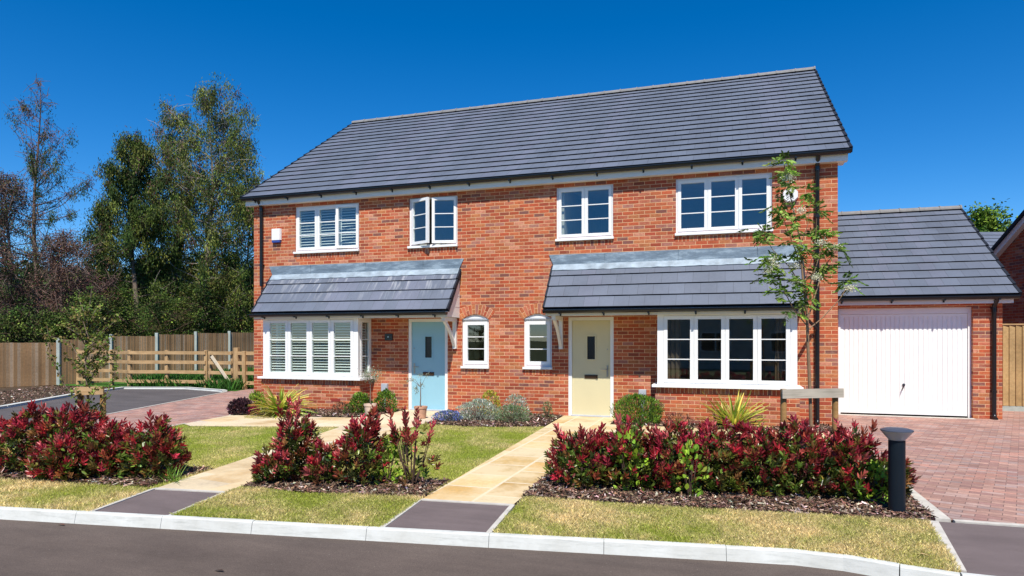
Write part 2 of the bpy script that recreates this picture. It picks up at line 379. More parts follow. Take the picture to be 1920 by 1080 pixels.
# kerb stones as one kerb
def kerb(name, line, mat, top=.0, drop=-.13, wtop=.055, batter=.03, inner=0.0, stone=.915, zfun=None):
    mb = MB(); P = [Vector((x, y)) for x, y in line]
    segs = []
    for a, b in zip(P, P[1:]):
        n = max(1, round((b-a).length/stone))
        for i in range(n): segs.append((a.lerp(b, i/n), a.lerp(b, (i+1)/n)))
    for a, b in segs:
        d = (b-a).normalized(); nrm = Vector((d.y, -d.x)); a2 = a+d*.0022; b2 = b-d*.0022
        z = top + (zfun((a.x+b.x)/2) if zfun else 0); j = rnd.uniform(-.002, .002)
        prof = [(inner, drop), (inner, z+j), (-wtop+.012, z+j), (-wtop, z-.012+j), (-wtop-batter, drop)]
        A = [(a2.x-nrm.x*o*-1, a2.y-nrm.y*o*-1, zz) for o, zz in [(-q[0], q[1]) for q in prof]]
        B = [(b2.x-nrm.x*o*-1, b2.y-nrm.y*o*-1, zz) for o, zz in [(-q[0], q[1]) for q in prof]]
        for i in range(4): mb.face([A[i], B[i], B[i+1], A[i+1]])
        mb.face(A); mb.face(B[::-1])
    return struct(name, mb, mat)
def kz(x): return 0
kerb('kerb', kerb_line, kerb_m, top=.006, zfun=kz)

pathR = [(-1.88,-8.5), (-1.98,-7.56), (-2.10,-.0), (-3.27,-.0), (-2.93,-7.66), (-2.81,-8.62)]
TR = [(-2.81,-8.62), (-1.88,-8.50), (-1.975,-7.56), (-2.93,-7.64)]
PR = [(-2.93,-7.64), (-1.975,-7.56), (-2.09,-2.25), (1.92,-2.3), (1.92,-1.2), (-2.1,-1.15), (-2.12,-.001), (-3.27,-.001)]
TL = [(-5.67,-9.0), (-4.85,-8.89), (-5.03,-7.99), (-5.89,-8.09)]
PL = [(-5.89,-8.09), (-5.03,-7.99), (-5.43,-3.97), (-5.52,-2.3), (-5.60,-.001), (-7.0,-.001), (-7.1,-1.45), (-7.4,-1.75), (-10.1,-2.15), (-9.92,-3.6), (-9.5,-3.85), (-6.79,-3.1)]
sheet('garden_path', PR, .004, slab, lambda x, y: (y*.999, -x*1.0+.35))
sheet('garden_path', PL, .004, slab2, lambda x, y: (y*.98+x*.17, -x*.98+y*.17+.33))
sheet('footway', TR, .0, foot_m); sheet('footway', TL, .0, foot_m)
TD = [(1.70,-6.93), (60,-5.6), (60,-7), (12,-8.0), (6,-8.30), (2.6,-8.42), (1.55,-8.37)]
sheet('driveway_apron', TD, .0, foot_m)
DR = [(1.93,-6.85), (1.93, 2.2), (2.02, 2.2), (5.4, 2.14), (5.4, 4.0), (12, 4.0), (12, -6.6)]
sheet('driveway', DR, .001, paving, lambda x, y: (x*CT*0+x*.94-y*.34, y*.94+x*.34))
DL = [(-9.92,-3.6), (-9.4,-5.6), (-9.3,-6.4), (-11.55,-6.4), (-12.3,-4.14), (-14.69, 2.94), (-16.4, 8.0), (-11.3, 8), (-11.3,-.3), (-10.1,-2.15)]
sheet('side_driveway', DL, .001, paving, lambda x, y: (x*.94+y*.34, y*.94-x*.34))
CTY = [(-11.55,-6.4), (-12.3,-4.14), (-14.69, 2.94), (-15.0,3.1), (-16.9,3.62), (-19.0,3.0), (-18.0,.45), (-16.3,-2.61), (-15.2,-5.2), (-14.6,-9.9), (-11,-9.45)]
sheet('parking_court', CTY, -.004, court_m)
# edging strips
def strip(mb, a, b, wd, z):
    a = Vector(a); b = Vector(b); d = (b-a).normalized(); n = Vector((-d.y, d.x))*wd/2
    mb.box if False else None
    p = [a-n, b-n, b+n, a+n]; mb.prism([(q.x, q.y) for q in p], -.03, z)
g = MB()
for a, b in ((TR[0], TR[3]), (TR[1], TR[2]), (TR[3], TR[2]), (TL[0], TL[3]), (TL[1], TL[2]), (TL[3], TL[2])): strip(g, a, b, .045, .010+rnd.random()*.002)
strip(g, (1.94,-6.88), (12,-6.65), .07, .012); strip(g, (1.76,-6.95), (1.56,-8.33), .08, .011); strip(g, (1.86,-6.87), (1.86,-2.3), .12, .016)
strip(g, (-11.4,-6.8), (-12.3,-4.14), .06, .010); strip(g, (-12.3,-4.14), (-14.69,2.94), .06, .0112); strip(g, (-9.92,-3.55), (-9.35,-6.4), .05, .010)
strip(g, (-11.3,-.3), (-10.1,-2.15), .05, .0105); strip(g, (2.3, 2.02), (4.85, 2.02), .16, .008)
struct('edging', g, edge_m)
g = [( -14.7,2.98), (-15.0,3.15), (-16.9,3.68), (-19.05,3.05), (-18.05,.45), (-16.35,-2.61), (-15.25,-5.2), (-14.65,-9.9)]
kerb('court_kerb', g, kerb_m, top=.06, drop=-.02, wtop=-.15, batter=-.02, inner=0)

# lawns (turf sheets) and beds
LA = [(-1.85,-8.495), (0,-8.24), (.5,-8.18), (.85,-8.2), (1.2,-8.3), (1.56,-8.37), (1.72,-6.96), (.38,-7.1), (-1.0,-7.2), (-1.95,-7.2), (-1.935,-7.56)]
LB = [(-4.85,-8.89), (-2.81,-8.63), (-2.93,-7.55), (-4.2,-7.75), (-5.05,-7.72)]
LB2 = [(-5.05,-7.72), (-4.2,-7.75), (-2.93,-7.55), (-3.19,-1.9), (-3.9,-2.2), (-4.6,-2.35), (-5.5,-2.2), (-5.43,-3.97)]
LC = [(-14.5,-10.15), (-11,-9.72), (-6.69,-9.14), (-5.67,-9.02), (-5.89,-8.09), (-8,-8.3), (-11,-8.7), (-14.4,-9.1)]
LD = [(-5.9,-8.05), (-6.79,-3.12), (-9.5,-3.87), (-9.9,-3.65), (-9.35,-5.6), (-9.3,-6.4), (-11.5,-6.4), (-11,-8.7), (-8,-8.3)]
LE = [(-1.99,-5.68), (-2.08,-2.31), (1.79,-2.33), (1.79,-5.2), (1.6,-5.02)]
for P in (LA, LB, LB2, LC, LD, LE): sheet('lawn', P, -.002, turf)
MR = [(-1.99,-7.22), (-1.0,-7.2), (.38,-7.1), (1.72,-6.97), (1.80,-6.85), (1.80,-5.2), (1.6,-5.0), (-2.02,-5.7)]
MM = [(-5.04,-7.74), (-4.2,-7.77), (-2.94,-7.57), (-3.0,-6.75), (-4.0,-6.9), (-5.15,-6.9)]
ML = [(-6.02,-8.04), (-8,-8.32), (-11,-8.72), (-11.2,-7.2), (-8.2,-7.1), (-6.1,-7.0)]
B1 = [(-11.2,-.3), (-10.1,-2.1), (-7.4,-1.72), (-7.12,-1.45), (-7.03,-.02), (-11.2,-.02)]
B2 = [(-5.57,-.02), (-5.5,-2.15), (-4.6,-2.32), (-3.9,-2.18), (-3.22,-1.88), (-3.29,-.02)]
B3 = [(-2.09,-.02), (-2.07,-1.15), (1.85,-1.2), (1.85,-.02)]
BF = [(-19.05,3.2), (-18.25,.45), (-16.5,-2.61), (-15.4,-5.2), (-14.8,-9.9), (-18,-9.9), (-21.3,.4), (-22.5,3.4)]
for P in (MR, MM, ML, B1, B2, B3, BF): sheet('mulch_bed', P, .002, soil)
sheet('field_grass_ground', [(-14.6,3.2), (-16.9,3.95), (-19.1,3.3), (-24, 3.6), (-26.5, 20), (-11.4, 22), (-11.4, 8.1), (-16.2, 8.1)], .006, field_m)

def inside(P, poly):
    x, y = P[:, 0], P[:, 1]; c = np.zeros(len(P), bool); n = len(poly)
    for i in range(n):
        (x1, y1), (x2, y2) = poly[i], poly[(i+1) % n]
        if y1 == y2: continue
        c ^= ((y1 > y) != (y2 > y)) & (x < (x2-x1)*(y-y1)/(y2-y1)+x1)
    return c
def scatter(poly, dens):
    a = np.array(poly); lo = a.min(0); hi = a.max(0); n = int(dens*(hi-lo).prod()); P = rng.uniform(lo, hi, (n, 2)); return P[inside(P, poly)]
from mathutils import noise as mn
def patch(P, s): return np.array([mn.noise(Vector((x*s, y*s, 3.1))) for x, y in P])
# grass blades
GV, GC = [], []
def blades(poly, dens, h, dryk):
    P = scatter(poly, dens); n = len(P)
    if n == 0: return
    nz = patch(P, 1.3)+.5*patch(P, 4)
    hh = h*(.5+rng.random(n)*.9)*(1+.4*nz); wd = .0017+.0012*rng.random(n)
    a = rng.uniform(0, 2*math.pi, n); lean = rng.normal(0, .42, (n, 2))*hh[:, None]
    s = np.stack([np.cos(a), np.sin(a)], 1)*wd[:, None]
    b0 = np.column_stack([P-s, np.full(n, -.002)]); b1 = np.column_stack([P+s, np.full(n, -.002)])
    m1 = np.column_stack([P+s*.7+lean*.4, hh*.6]); tp = np.column_stack([P+lean, hh])
    GV.append(np.stack([b0, b1, m1, tp], 1).reshape(-1, 3))
    dry = np.clip(dryk + .85*nz + rng.normal(0, .22, n), 0, 1)[:, None]
    c = np.array([[.34,.40,.05]])*(1-dry)+np.array([[.85,.68,.36]])*dry
    GC.append(np.repeat(c*np.exp(rng.normal(0, .28, (n,1))), 4, 0))
blades(LA, 27000, .026, .58); blades(LB, 27000, .026, .42); blades(LC, 12000, .028, .55)
blades(LB2, 9000, .020, .25); blades(LD, 6500, .020, .25); blades(LE, 5000, .020, .25)
V = np.concatenate(GV); C = np.concatenate(GC); Q = np.arange(len(V)).reshape(-1, 4)
go = npmesh('grass', V, Q, C, blade_m); go['kind'] = 'stuff'; go['label'] = 'short mown grass, yellowing along the kerb'; go['category'] = 'grass'
# long field grass beyond the parking court
fp = [(-14.9,3.3), (-16.9,4.05), (-19.3,3.5), (-20.5, 5), (-21, 18), (-12, 20), (-11.5, 9), (-14.5, 8)]
P = scatter(fp, 420); n = len(P); lf = LF()
d = np.column_stack([rng.normal(0, .35, (n, 2)), np.ones(n)])
lf.add(np.column_stack([P, np.zeros(n)]), d, .25+.35*rng.random(n), .03, pick([(.05,.16,.02), (.08,.22,.03), (.035,.10,.015)], n, .3), .1, .2)
o = lf.build('long_grass', blade_m); o['kind'] = 'stuff'; o['label'] = 'long bright green grass behind the rail fence'; o['category'] = 'grass'
# bark mulch
MV, MC = [], []
def chips(poly, dens):
    P = scatter(poly, dens); n = len(P)
    L = .012+.045*rng.random(n)**2.2; wd = .003+.007*rng.random(n); a = rng.uniform(0, math.pi, n); tl = rng.normal(0, .3, n); rl = rng.normal(0, .5, n)
    d = np.column_stack([np.cos(a)*np.cos(tl), np.sin(a)*np.cos(tl), np.sin(tl)])*L[:, None]; s = np.column_stack([-np.sin(a), np.cos(a), rl])*wd[:, None]
    c = np.column_stack([P, .008+.022*rng.random(n)])
    MV.append(np.stack([c-d-s, c+d-s*.7, c+d+s, c-d+s*.8], 1).reshape(-1, 3))
    MC.append(np.repeat(pick([(.16,.09,.06), (.09,.05,.035), (.34,.25,.19), (.22,.13,.09), (.50,.42,.36), (.03,.02,.015)], n, .35, [.22,.26,.12,.14,.05,.21]), 4, 0))
for P in (MR, MM): chips(P, 5200)
chips(ML, 2500)
for P in (B1, B2, B3): chips(P, 1800)
chips(BF, 250)
V = np.concatenate(MV); C = np.concatenate(MC); o = npmesh('bark_mulch', V, np.arange(len(V)).reshape(-1, 4), C, chip_m)
o['kind'] = 'stuff'; o['label'] = 'brown and grey bark chips spread over the planting beds'; o['category'] = 'mulch'

# ------------------------------------------------------------------ the house
XL, XR = -11.25, 2.02
H = thing('semi_detached_house', 'two storey red brick semi detached house with grey tiled roof and blue and yellow doors', 'house', ((XL+XR)/2, 4, 0))

def wall_panel(mb, x0, x1, z0, z1, y, holes, depth=.1, mi=0, arch={}):
    xs = sorted({x0, x1, *[h[0] for h in holes], *[h[1] for h in holes]}); zs = sorted({z0, z1, *[h[2] for h in holes], *[h[3] for h in holes]})
    for a, b in zip(xs, xs[1:]):
        for c, d in zip(zs, zs[1:]):
            m = ((a+b)/2, (c+d)/2)
            if any(h[0] < m[0] < h[1] and h[2] < m[1] < h[3] for h in holes): continue
            mb.face([(a,y,c), (b,y,c), (b,y,d), (a,y,d)], mi)
    for h in holes:
        a, b, c, d = h[:4]
        mb.face([(a,y,c), (a,y,d), (a,y+depth,d), (a,y+depth,c)], mi); mb.face([(b,y,c), (b,y+depth,c), (b,y+depth,d), (b,y,d)], mi)
        mb.face([(a,y,c), (a,y+depth,c), (b,y+depth,c), (b,y,c)], mi)
        if h in arch: continue
        mb.face([(a,y,d), (b,y,d), (b,y+depth,d), (a,y+depth,d)], mi)
WZ0, WZ1 = 3.77, 4.88
wins = dict(A=(-10.04,-8.25), B=(-6.94,-5.73), C=(-3.44,-2.22), D=(-.95,.87))
holes = [(a, b, WZ0, WZ1) for a, b in wins.values()]
AE, AF = (-5.62,-4.98, 1.03, 2.19), (-4.17,-3.54, 1.03, 2.19)
dB, dY = (-6.96,-5.97, 0, 2.1), (-3.18,-2.21, 0, 2.1)
bayLh, bayRh = (-10.45,-7.98, .72, 2.15), (-1.2, 1.2, .72, 2.15)
holes += [AE, AF, dB, dY, bayLh, bayRh]
EZt = 5.10
mb = MB(); wall_panel(mb, XL, XR, -.02, EZt, 0, holes, .12, arch=(AE, AF))
# arched heads
def arcz(x, a, b, lo, rise): c = (a+b)/2; k = (x-c)/((b-a)/2); return lo + rise*(1-k*k)
for a, b, c, d in (AE, AF):
    N = 12
    for i in range(N):
        p, q = a+(b-a)*i/N, a+(b-a)*(i+1)/N; zp, zq = arcz(p,a,b,2.07,.11), arcz(q,a,b,2.07,.11)
        mb.face([(p,0,zp), (q,0,zq), (q,0,d), (p,0,d)]); mb.face([(p,0,zp), (p,.12,zp), (q,.12,zq), (q,0,zq)])
    # radial brick ring
    cx = (a+b)/2; hw = (b-a)/2+.02; rise = .12; Rr = (hw*hw+rise*rise)/(2*rise); cz = 2.07+rise-Rr; A0 = math.asin(hw/Rr); s0 = 0
    for i in range(N):
        t0 = -A0+2*A0*i/N; t1 = -A0+2*A0*(i+1)/N; r0, r1 = Rr, Rr+.215
        pts = [(cx+r*math.sin(tt), -.004, cz+r*math.cos(tt)) for r, tt in ((r0,t0), (r0,t1), (r1,t1), (r1,t0))]
        mb.face(pts, 0, [(.0, t0*(Rr+.1)), (.0, t1*(Rr+.1)), (.225, t1*(Rr+.1)), (.225, t0*(Rr+.1))])
# brick-on-edge courses under sills
def soldier(mb, x0, x1, y, z0, z1): mb.box if False else None; mb.face([(x0,y,z0), (x1,y,z0), (x1,y,z1), (x0,y,z1)], 0, [(.01,x0), (.01,x1), (.01+(z1-z0), x1), (.01+(z1-z0), x0)])
for a, b in wins.values(): soldier(mb, a-.01, b+.01, -.003, WZ0-.17, WZ0-.055)
for h in (AE, AF): soldier(mb, h[0]-.01, h[1]+.01, -.003, h[2]-.17, h[2]-.055)
# sides, gables, back, tops
ridY, ridZ = 4.91, 8.50
for x, s in ((XL, 1), (XR, -1)):
    mb.face([(x,0,-.02), (x,9.8,-.02), (x,9.8,EZt), (x,ridY,ridZ-.05), (x,0,EZt)][::s])
mb.face([(XR,9.8,-.02), (XL,9.8,-.02), (XL,9.8,EZt), (XR,9.8,EZt)])
# bay plinths
BP = .59
for a, b in ((-10.55,-7.88), (-1.30, 1.30)):
    mb.face([(a,-BP,-.02), (b,-BP,-.02), (b,-BP,.585), (a,-BP,.585)]); mb.face([(a,-BP,.585), (b,-BP,.585), (b,-BP,.70), (a,-BP,.70)], 0, [(.01,a), (.01,b), (.125,b), (.125,a)])
    mb.face([(b,-BP,-.02), (b,0,-.02), (b,0,.70), (b,-BP,.70)]); mb.face([(a,0,-.02), (a,-BP,-.02), (a,-BP,.70), (a,0,.70)])
mb.box(-7.55,-7.34,-.003,.02,.0,.01)
wall = mb.build('wall', brick, H)
MB_a = MB(); MB_a.box(-8.62,-8.38,-BP-.006,-BP+.02,.20,.265); [MB_a.box(-8.61+.025*i,-8.60+.025*i,-BP-.009,-BP,.21,.255) for i in range(9)]
MB_a.build('air_brick', airbrick, H)
mb = MB(); mb.box(XL+.3, XR-.3, 4.6, 4.7, 0, 5.0); mb.box(XL+.1, XR-.1, .14, 4.6, 2.45, 2.7); mb.box(XL+.1, XR-.1, .14, 4.6, 5.0, 5.05); mb.box(XL+.1, XR-.1, .14, 4.6, -.05, .0)
for x in (-7.2,-4.6,-3.4, 1.9, -11.1): mb.box(x, x+.1, .14, 4.6, 0, 5.0)
mb.build('interior_wall', shade_in, H)

# windows ------------------------------------------------------------
def frame_ring(mb, x0, x1, z0, z1, y0, y1, wd, mi=0):
    mb.box(x0, x0+wd, y0, y1, z0, z1, mi); mb.box(x1-wd, x1, y0, y1, z0, z1, mi)
    mb.box(x0+wd, x1-wd, y0+.0006, y1, z0, z0+wd, mi); mb.box(x0+wd, x1-wd, y0+.0006, y1, z1-wd, z1, mi)
def shutters(mb, x0, x1, z0, z1, y, tilt=.5):
    frame_ring(mb, x0, x1, z0, z1, y-.012, y+.012, .035); n = int((z1-z0-.07)/.062)
    for i in range(n):
        zc = z0+.035+(i+.5)*(z1-z0-.07)/n; c, s = math.cos(tilt)*.03, math.sin(tilt)*.03
        mb.face([(x0+.035,y-c,zc-s), (x1-.035,y-c,zc-s), (x1-.035,y+c,zc+s), (x0+.035,y+c,zc+s)]); mb.face([(x0+.035,y-c,zc-s-.006), (x0+.035,y+c,zc+s-.006), (x1-.035,y+c,zc+s-.006), (x1-.035,y-c,zc-s-.006)])
        mb.face([(x0+.035,y-c,zc-s-.006), (x1-.035,y-c,zc-s-.006), (x1-.035,y-c,zc-s), (x0+.035,y-c,zc-s)])
def window(x0, x1, z0, z1, n, label=None, y=.045, bars=2, opens={}, shut_lights=(), sill=True, post=(0, 0), sash=.062, fr=.035, xf=None, silly=None, name='window'):
    """frame mesh = the part; casements, pane, glazing and sill = its sub-parts"""
    f = MB(); f.box(x0, x0+fr+post[0], y, y+.07, z0, z1); f.box(x1-fr-post[1], x1, y, y+.07, z0, z1)
    f.box(x0+fr+post[0], x1-fr-post[1], y+.001, y+.07, z0, z0+fr); f.box(x0+fr+post[0], x1-fr-post[1], y+.001, y+.07, z1-fr, z1)
    a0, a1 = x0+fr+post[0], x1-fr-post[1]; W = (a1-a0)/n
    for i in range(1, n): f.box(a0+i*W-.012, a0+i*W+.012, y+.012, y+.069, z0+fr, z1-fr)
    fo = f.build(name, upvc, H, xf=xf)
    if label: fo['label'] = label
    for i in range(n):
        s0, s1 = a0+i*W+.004, a0+(i+1)*W-.004; c0, c1 = z0+fr+.004, z1-fr-.004
        s = MB(); frame_ring(s, s0, s1, c0, c1, y-.008, y+.05, sash)
        for k in range(1, bars+1):
            zc = c0+sash+(c1-c0-2*sash)*k/(bars+1); s.box(s0+sash, s1-sash, y+.004, y+.034, zc-.009, zc+.009)
        p = MB(); p.face([(s0+sash-.002,y+.02,c0+sash-.002), (s1-sash+.002,y+.02,c0+sash-.002), (s1-sash+.002,y+.02,c1-sash+.002), (s0+sash-.002,y+.02,c1-sash+.002)])
        X = None
        if i in opens:
            side, ang = opens[i]; px = s1 if side == 'R' else s0
            X = Matrix.Translation((px, y-.008, 0)) @ Matrix.Rotation(R(ang) if side == 'R' else R(-ang), 4, 'Z') @ Matrix.Translation((-px, -(y-.008), 0))
        if xf: X = xf @ X if X else xf
        so_ = s.build('casement', upvc, fo, xf=X); p.build('pane', glass, fo, xf=X)
        if i in opens: so_['label'] = 'casement standing ajar'
        if i in shut_lights:
            b = MB(); shutters(b, s0+sash*.2, s1-sash*.2, c0+.02, c1-.02, y+.10); b.build('shutter', shut, fo, xf=xf)
    if sill:
        s = MB(); s.box(x0-.015, x1+.015, (-.055 if silly is None else silly), y+.02, z0-.05, z0-.0005); s.build('sill', sill_m, fo, bevel=.004, xf=xf)
    return fo
window(*wins['A'], WZ0, WZ1, 3, 'upper window with shutters, right casement ajar', opens={2: ('R', 9)}, shut_lights=(0, 1, 2))
window(*wins['B'], WZ0, WZ1, 2, 'upper window with both casements ajar above the blue door', opens={0: ('L', 23), 1: ('R', 14)})
window(*wins['C'], WZ0, WZ1, 2, 'closed two light upper window'); wd = window(*wins['D'], WZ0, WZ1, 3, 'closed three light upper window')
for h in (AE, AF):
    fo = window(h[0], h[1], h[2], 2.07, 1, 'small arched window', sash=.075, fr=.04)
    s = MB(); N = 12
    for i in range(N):
        p, q = h[0]+(h[1]-h[0])*i/N, h[0]+(h[1]-h[0])*(i+1)/N
        zp, zq = arcz(p,h[0],h[1],2.07,.11), arcz(q,h[0],h[1],2.07,.11); s.face([(p,.03,2.07), (q,.03,2.07), (q,.03,zq), (p,.03,zp)])
    s.box(h[0], h[1], .03, .05, 2.045, 2.07)
    s.build('arched_head', upvc, fo)
    s = MB(); s.box(h[0]+.004, h[1]-.004, .012, .029, 2.066, 2.098); s.build('head_shade_band', grey_pl, fo)  # grey strip stands in for the shade along the foot of the head
# bays: front, plus the returns turned 90 degrees
for (a, b, sh, lab) in ((-10.50,-7.92, (0,1,2,3), 'bay window with slatted shutters'), (-1.26, 1.26, (), 'bay window with dark glass')):
    fo = window(a, b, .75, 2.12, 4, lab, y=-BP+.0, shut_lights=sh, post=(.085, .085), sash=.068, silly=-BP-.07, name='bay_window', sill=False)
    s = MB(); s.prism([(a-.10,-BP-.085), (b+.10,-BP-.085), (b+.10, 0), (a-.10, 0)], .70, .748); s.build('sill', sill_m, fo, bevel=.005)
    if not sh:
        for (c0, c1) in ((a+.02, a+.42), (b-.36, b-.02)):
            cm = MB(); N = 14
            for q in range(N):
                x0, x1 = c0+(c1-c0)*q/N, c0+(c1-c0)*(q+1)/N; y0, y1 = [-BP+.30+.03*math.sin(k_*2.1) for k_ in (q, q+1)]
                cm.face([(x0,y0,.5), (x1,y1,.5), (x1,y1,2.2), (x0,y0,2.2)])
            cm.build('curtain', curtain_m, fo)
    for sd in (-1, 1):
        # local x runs 0..width; rotate about the corner
        Wd = BP-.075; X = Matrix.Translation((b, -BP+.0731, 0)) @ Matrix.Rotation(R(90), 4, 'Z') if sd == 1 else Matrix.Translation((a, -.002, 0)) @ Matrix.Rotation(R(-90), 4, 'Z')
        window(0, Wd, .75, 2.12, 1, None, y=.001, shut_lights=(0,) if sh else (), sash=.062, xf=X, name='bay_side_window', sill=False)

# doors ---------------------------------------------------------------
def door(x0, x1, m, lab, handle_left):
    f = MB(); y = .02
    f.box(x0, x0+.075, y, y+.09, 0, 2.1); f.box(x1-.075, x1, y, y+.09, 0, 2.1); f.box(x0+.075, x1-.075, y+.0005, y+.09, 2.03, 2.1)
    fo = f.build('door_frame', upvc, H, bevel=.003)
    l = MB(); a, b = x0+.078, x1-.078; yy = y+.03; c = (a+b)/2; g0, g1, s0, s1 = 1.20, 1.70, c-.09, c+.09
    for q in ((a,s0,.03,2.027), (s1,b,.03,2.027), (s0,s1,.03,g0), (s0,s1,g1,2.027)): l.box(q[0], q[1], yy, yy+.044, q[2], q[3])
    frame_ring(l, s0-.02, s1+.02, g0-.02, g1+.02, yy-.012, yy+.01, .028)
    d = l.build('front_door', m, H, bevel=0); d['label'] = lab
    p = MB(); p.box(s0, s1, yy+.02, yy+.03, g0, g1); p.build('pane', dark, d)
    k = MB(); k.box(c-.14, c+.14, yy-.014, yy+.002, .80, .88); k.box(c-.125, c+.125, yy-.02, yy-.012, .812, .868); k.build('letterbox', bronze, d, bevel=.004)
    hx = a+.06 if handle_left else b-.06; sg = 1 if handle_left else -1
    k = MB(); k.box(hx-.018, hx+.018, yy-.012, yy+.002, .84, 1.08); k.tube([(hx,yy-.01,1.0), (hx,yy-.055,1.0), (hx+sg*.02,yy-.06,1.0), (hx+sg*.13,yy-.06,1.0)], .009, 8); k.build('handle', chrome, d)
    k = MB(); k.tube([(hx,yy-.02,1.42), (hx,yy+.002,1.42)], .012, 10); k.build('lock', chrome, d)
    th = MB(); th.box(x0+.07, x1-.07, -.06, .09, 0.004, .03); th.build('threshold', grey_pl, H, bevel=.003)
door(dB[0], dB[1], blue, 'light blue front door', True); door(dY[0], dY[1], yellow, 'pale yellow front door', False)

# roofs -----------------------------------------------------------------
def tile_roof(mb, x0, x1, e, r, n, step=.031, tw=.30, stag=True):
    (ey, ez), (ry, rz) = e, r; L = math.hypot(ry-ey, rz-ez); c, s = (ry-ey)/L, (rz-ez)/L
    def P(x, d, h): return (x, ey+c*d-s*h, ez+s*d+c*h)
    g = L/n
    for k in range(n):
        off = (tw/2 if (k % 2 and stag) else 0); xs = [x0]; x = x0+tw-off
        while x < x1-.05: xs.append(x); x += tw
        xs.append(x1)
        for a, b in zip(xs, xs[1:]):
            j = rnd.uniform(-.0015, .0015); d0, d1 = k*g, (k+1)*g; h0, h1 = step+j, .004
            U = a/tw*tw; uvb = [(a-.0+off, d0), (b+off, d0), (b+off, d1), (a+off, d1)]
            mb.face([P(a,d0,h0), P(b,d0,h0), P(b,d1,h1), P(a,d1,h1)], 0, uvb)
            mb.face([P(a,d0+.016,0), P(b,d0+.016,0), P(b,d0,h0), P(a,d0,h0)], 1)
    # closed under-body and ends
    pts0 = [P(x0,0,0), P(x0,L,0), P(x0,L,-.05), P(x0,0,-.05)]; pts1 = [P(x1,0,0), P(x1,L,0), P(x1,L,-.05), P(x1,0,-.05)]
    mb.face(pts0, 1); mb.face(pts1[::-1], 1); mb.face([pts0[3], pts0[2], pts1[2], pts1[3]], 1); mb.face([pts0[0], pts0[3], pts1[3], pts1[0]], 1)
def verge_caps(mb, x, e, r, n, wd=.055):
    (ey, ez), (ry, rz) = e, r; L = math.hypot(ry-ey, rz-ez); c, s = (ry-ey)/L, (rz-ez)/L
    for k in range(n):
        d0, d1 = k*L/n, (k+1)*L/n+.02
        A = [(x-wd/2, ey+c*d-s*h, ez+s*d+c*h) for d, h in ((d0,-.07), (d1,-.075), (d1,.012), (d0,.042))]
        B = [(x+wd/2, *p[1:]) for p in A]
        mb.face(A); mb.face(B[::-1])
        for i in range(4): mb.face([A[i], A[(i+1)%4], B[(i+1)%4], B[i]])
def ridge_tiles(mb, x0, x1, y, z, seg=.45, r=.12):
    n = round((x1-x0)/seg)
    for i in range(n):
        a, b = x0+(x1-x0)*i/n, x0+(x1-x0)*(i+1)/n
        for (p, q, rr) in ((a, b-.035, r), (b-.035, b, r+.014)):
            pr = [(y+rr*math.cos(t), z-.05+rr*math.sin(t)*.85) for t in [math.pi*k/8 for k in range(9)]]
            for u, v in zip(pr, pr[1:]): mb.face([(p,*u), (q,*u), (q,*v), (p,*v)])
            mb.face([(p,*u) for u in pr]); mb.face([(q,*u) for u in pr[::-1]])
def gutter(mb, x0, x1, y, z, r=.062):
    pr = [(y+r*math.cos(t), z+r*math.sin(t)) for t in [math.pi+math.pi*k/8 for k in range(9)]]; pi_ = [(y+(a-y)*.9, z+(b-z)*.9) for a, b in pr]
    for q in (pr, pi_):
        for u, v in zip(q, q[1:]): mb.face([(x0,*u), (x1,*u), (x1,*v), (x0,*v)])
    for x in (x0, x1): mb.face([(x,*u) for u in pr])
    mb.box(x0, x1, y-r-.004, y-r+.006, z-.006, z+.012)
def brackets(mb, x0, x1, y, z, step, r=.062):
    x = x0
    while x < x1: mb.box(x-.018, x+.018, y-r*.75, y+r+.0, z-r-.016, z-r+.012); mb.box(x-.015, x+.015, y+r-.012, y+r+.004, z-r-.05, z-r); x += step
def fgut(name, x0, x1, y, z, parent, step=.95, r=.062):
    m = MB(); gutter(m, x0, x1, y, z, r); brackets(m, x0+.35, x1, y, z, step, r); return m.build(name, black, parent)

e, r = (-.22, 5.145), (ridY, 8.60)
mb = MB(); tile_roof(mb, XL-.17, XR+.17, e, r, 18); L = math.hypot(r[0]-e[0], r[1]-e[1])
mb.face([(XL-.17, ridY, 8.6), (XR+.17, ridY, 8.6), (XR+.17, 10.04, 5.14), (XL-.17, 10.04, 5.14)])
roof = mb.build('roof', [tile, tile_edge], H)
m = MB(); ridge_tiles(m, XL-.17, XR+.19, ridY, 8.63); m.build('ridge_tile', ridge_m, roof)
for x in (XR+.19, XL-.19): m = MB(); verge_caps(m, x, e, r, 18); m.build('verge_trim', tile_edge, roof)
m = MB(); m.box(XL-.13, XR+.15, -.15,-.13, 4.95, 5.125); m.box(XL-.13, XR+.15, -.13, .0, 4.952, 4.97)
for x in (XL-.13, XR+.001): m.face([(x,-.149,4.951), (x+.13,-.149,4.951), (x+.13,.0,4.951), (x,.0,4.951)]); m.box(x, x+.13, -.128, .3, 4.971, 5.12)
m.build('fascia', cream, H)
fgut('gutter', XL-.18, XR+.19, -.215, 5.125, H)
def downpipe(x, y, z0, z1, parent, neck=None, r=.04):
    m = MB(); pts = [(x, y, z0), (x, y, z1)]
    if neck: pts = [(x, y, z0), (x, y, z1-.22), (x, y-.02, z1-.17), (x, neck+.02, z1-.06), (x, neck, z1)]
    m.tube(pts, r, 12)
    z = z0+.5
    while z < z1-.2: m.tube([(x,y,z), (x,y,z+.05)], r+.007, 12); m.box(x-.055, x+.055, y+.02, y+r+.035, z+.01, z+.04); z += 1.7
    m.tube([(x,y,z1-.3), (x,y,z1-.22)], r+.008, 12)
    if z0 < .2: m.tube([(x,y,.10), (x,y-.02,.04), (x,y-.09,.015)], r+.003, 10)
    return m.build('downpipe', black, parent, smooth=True)
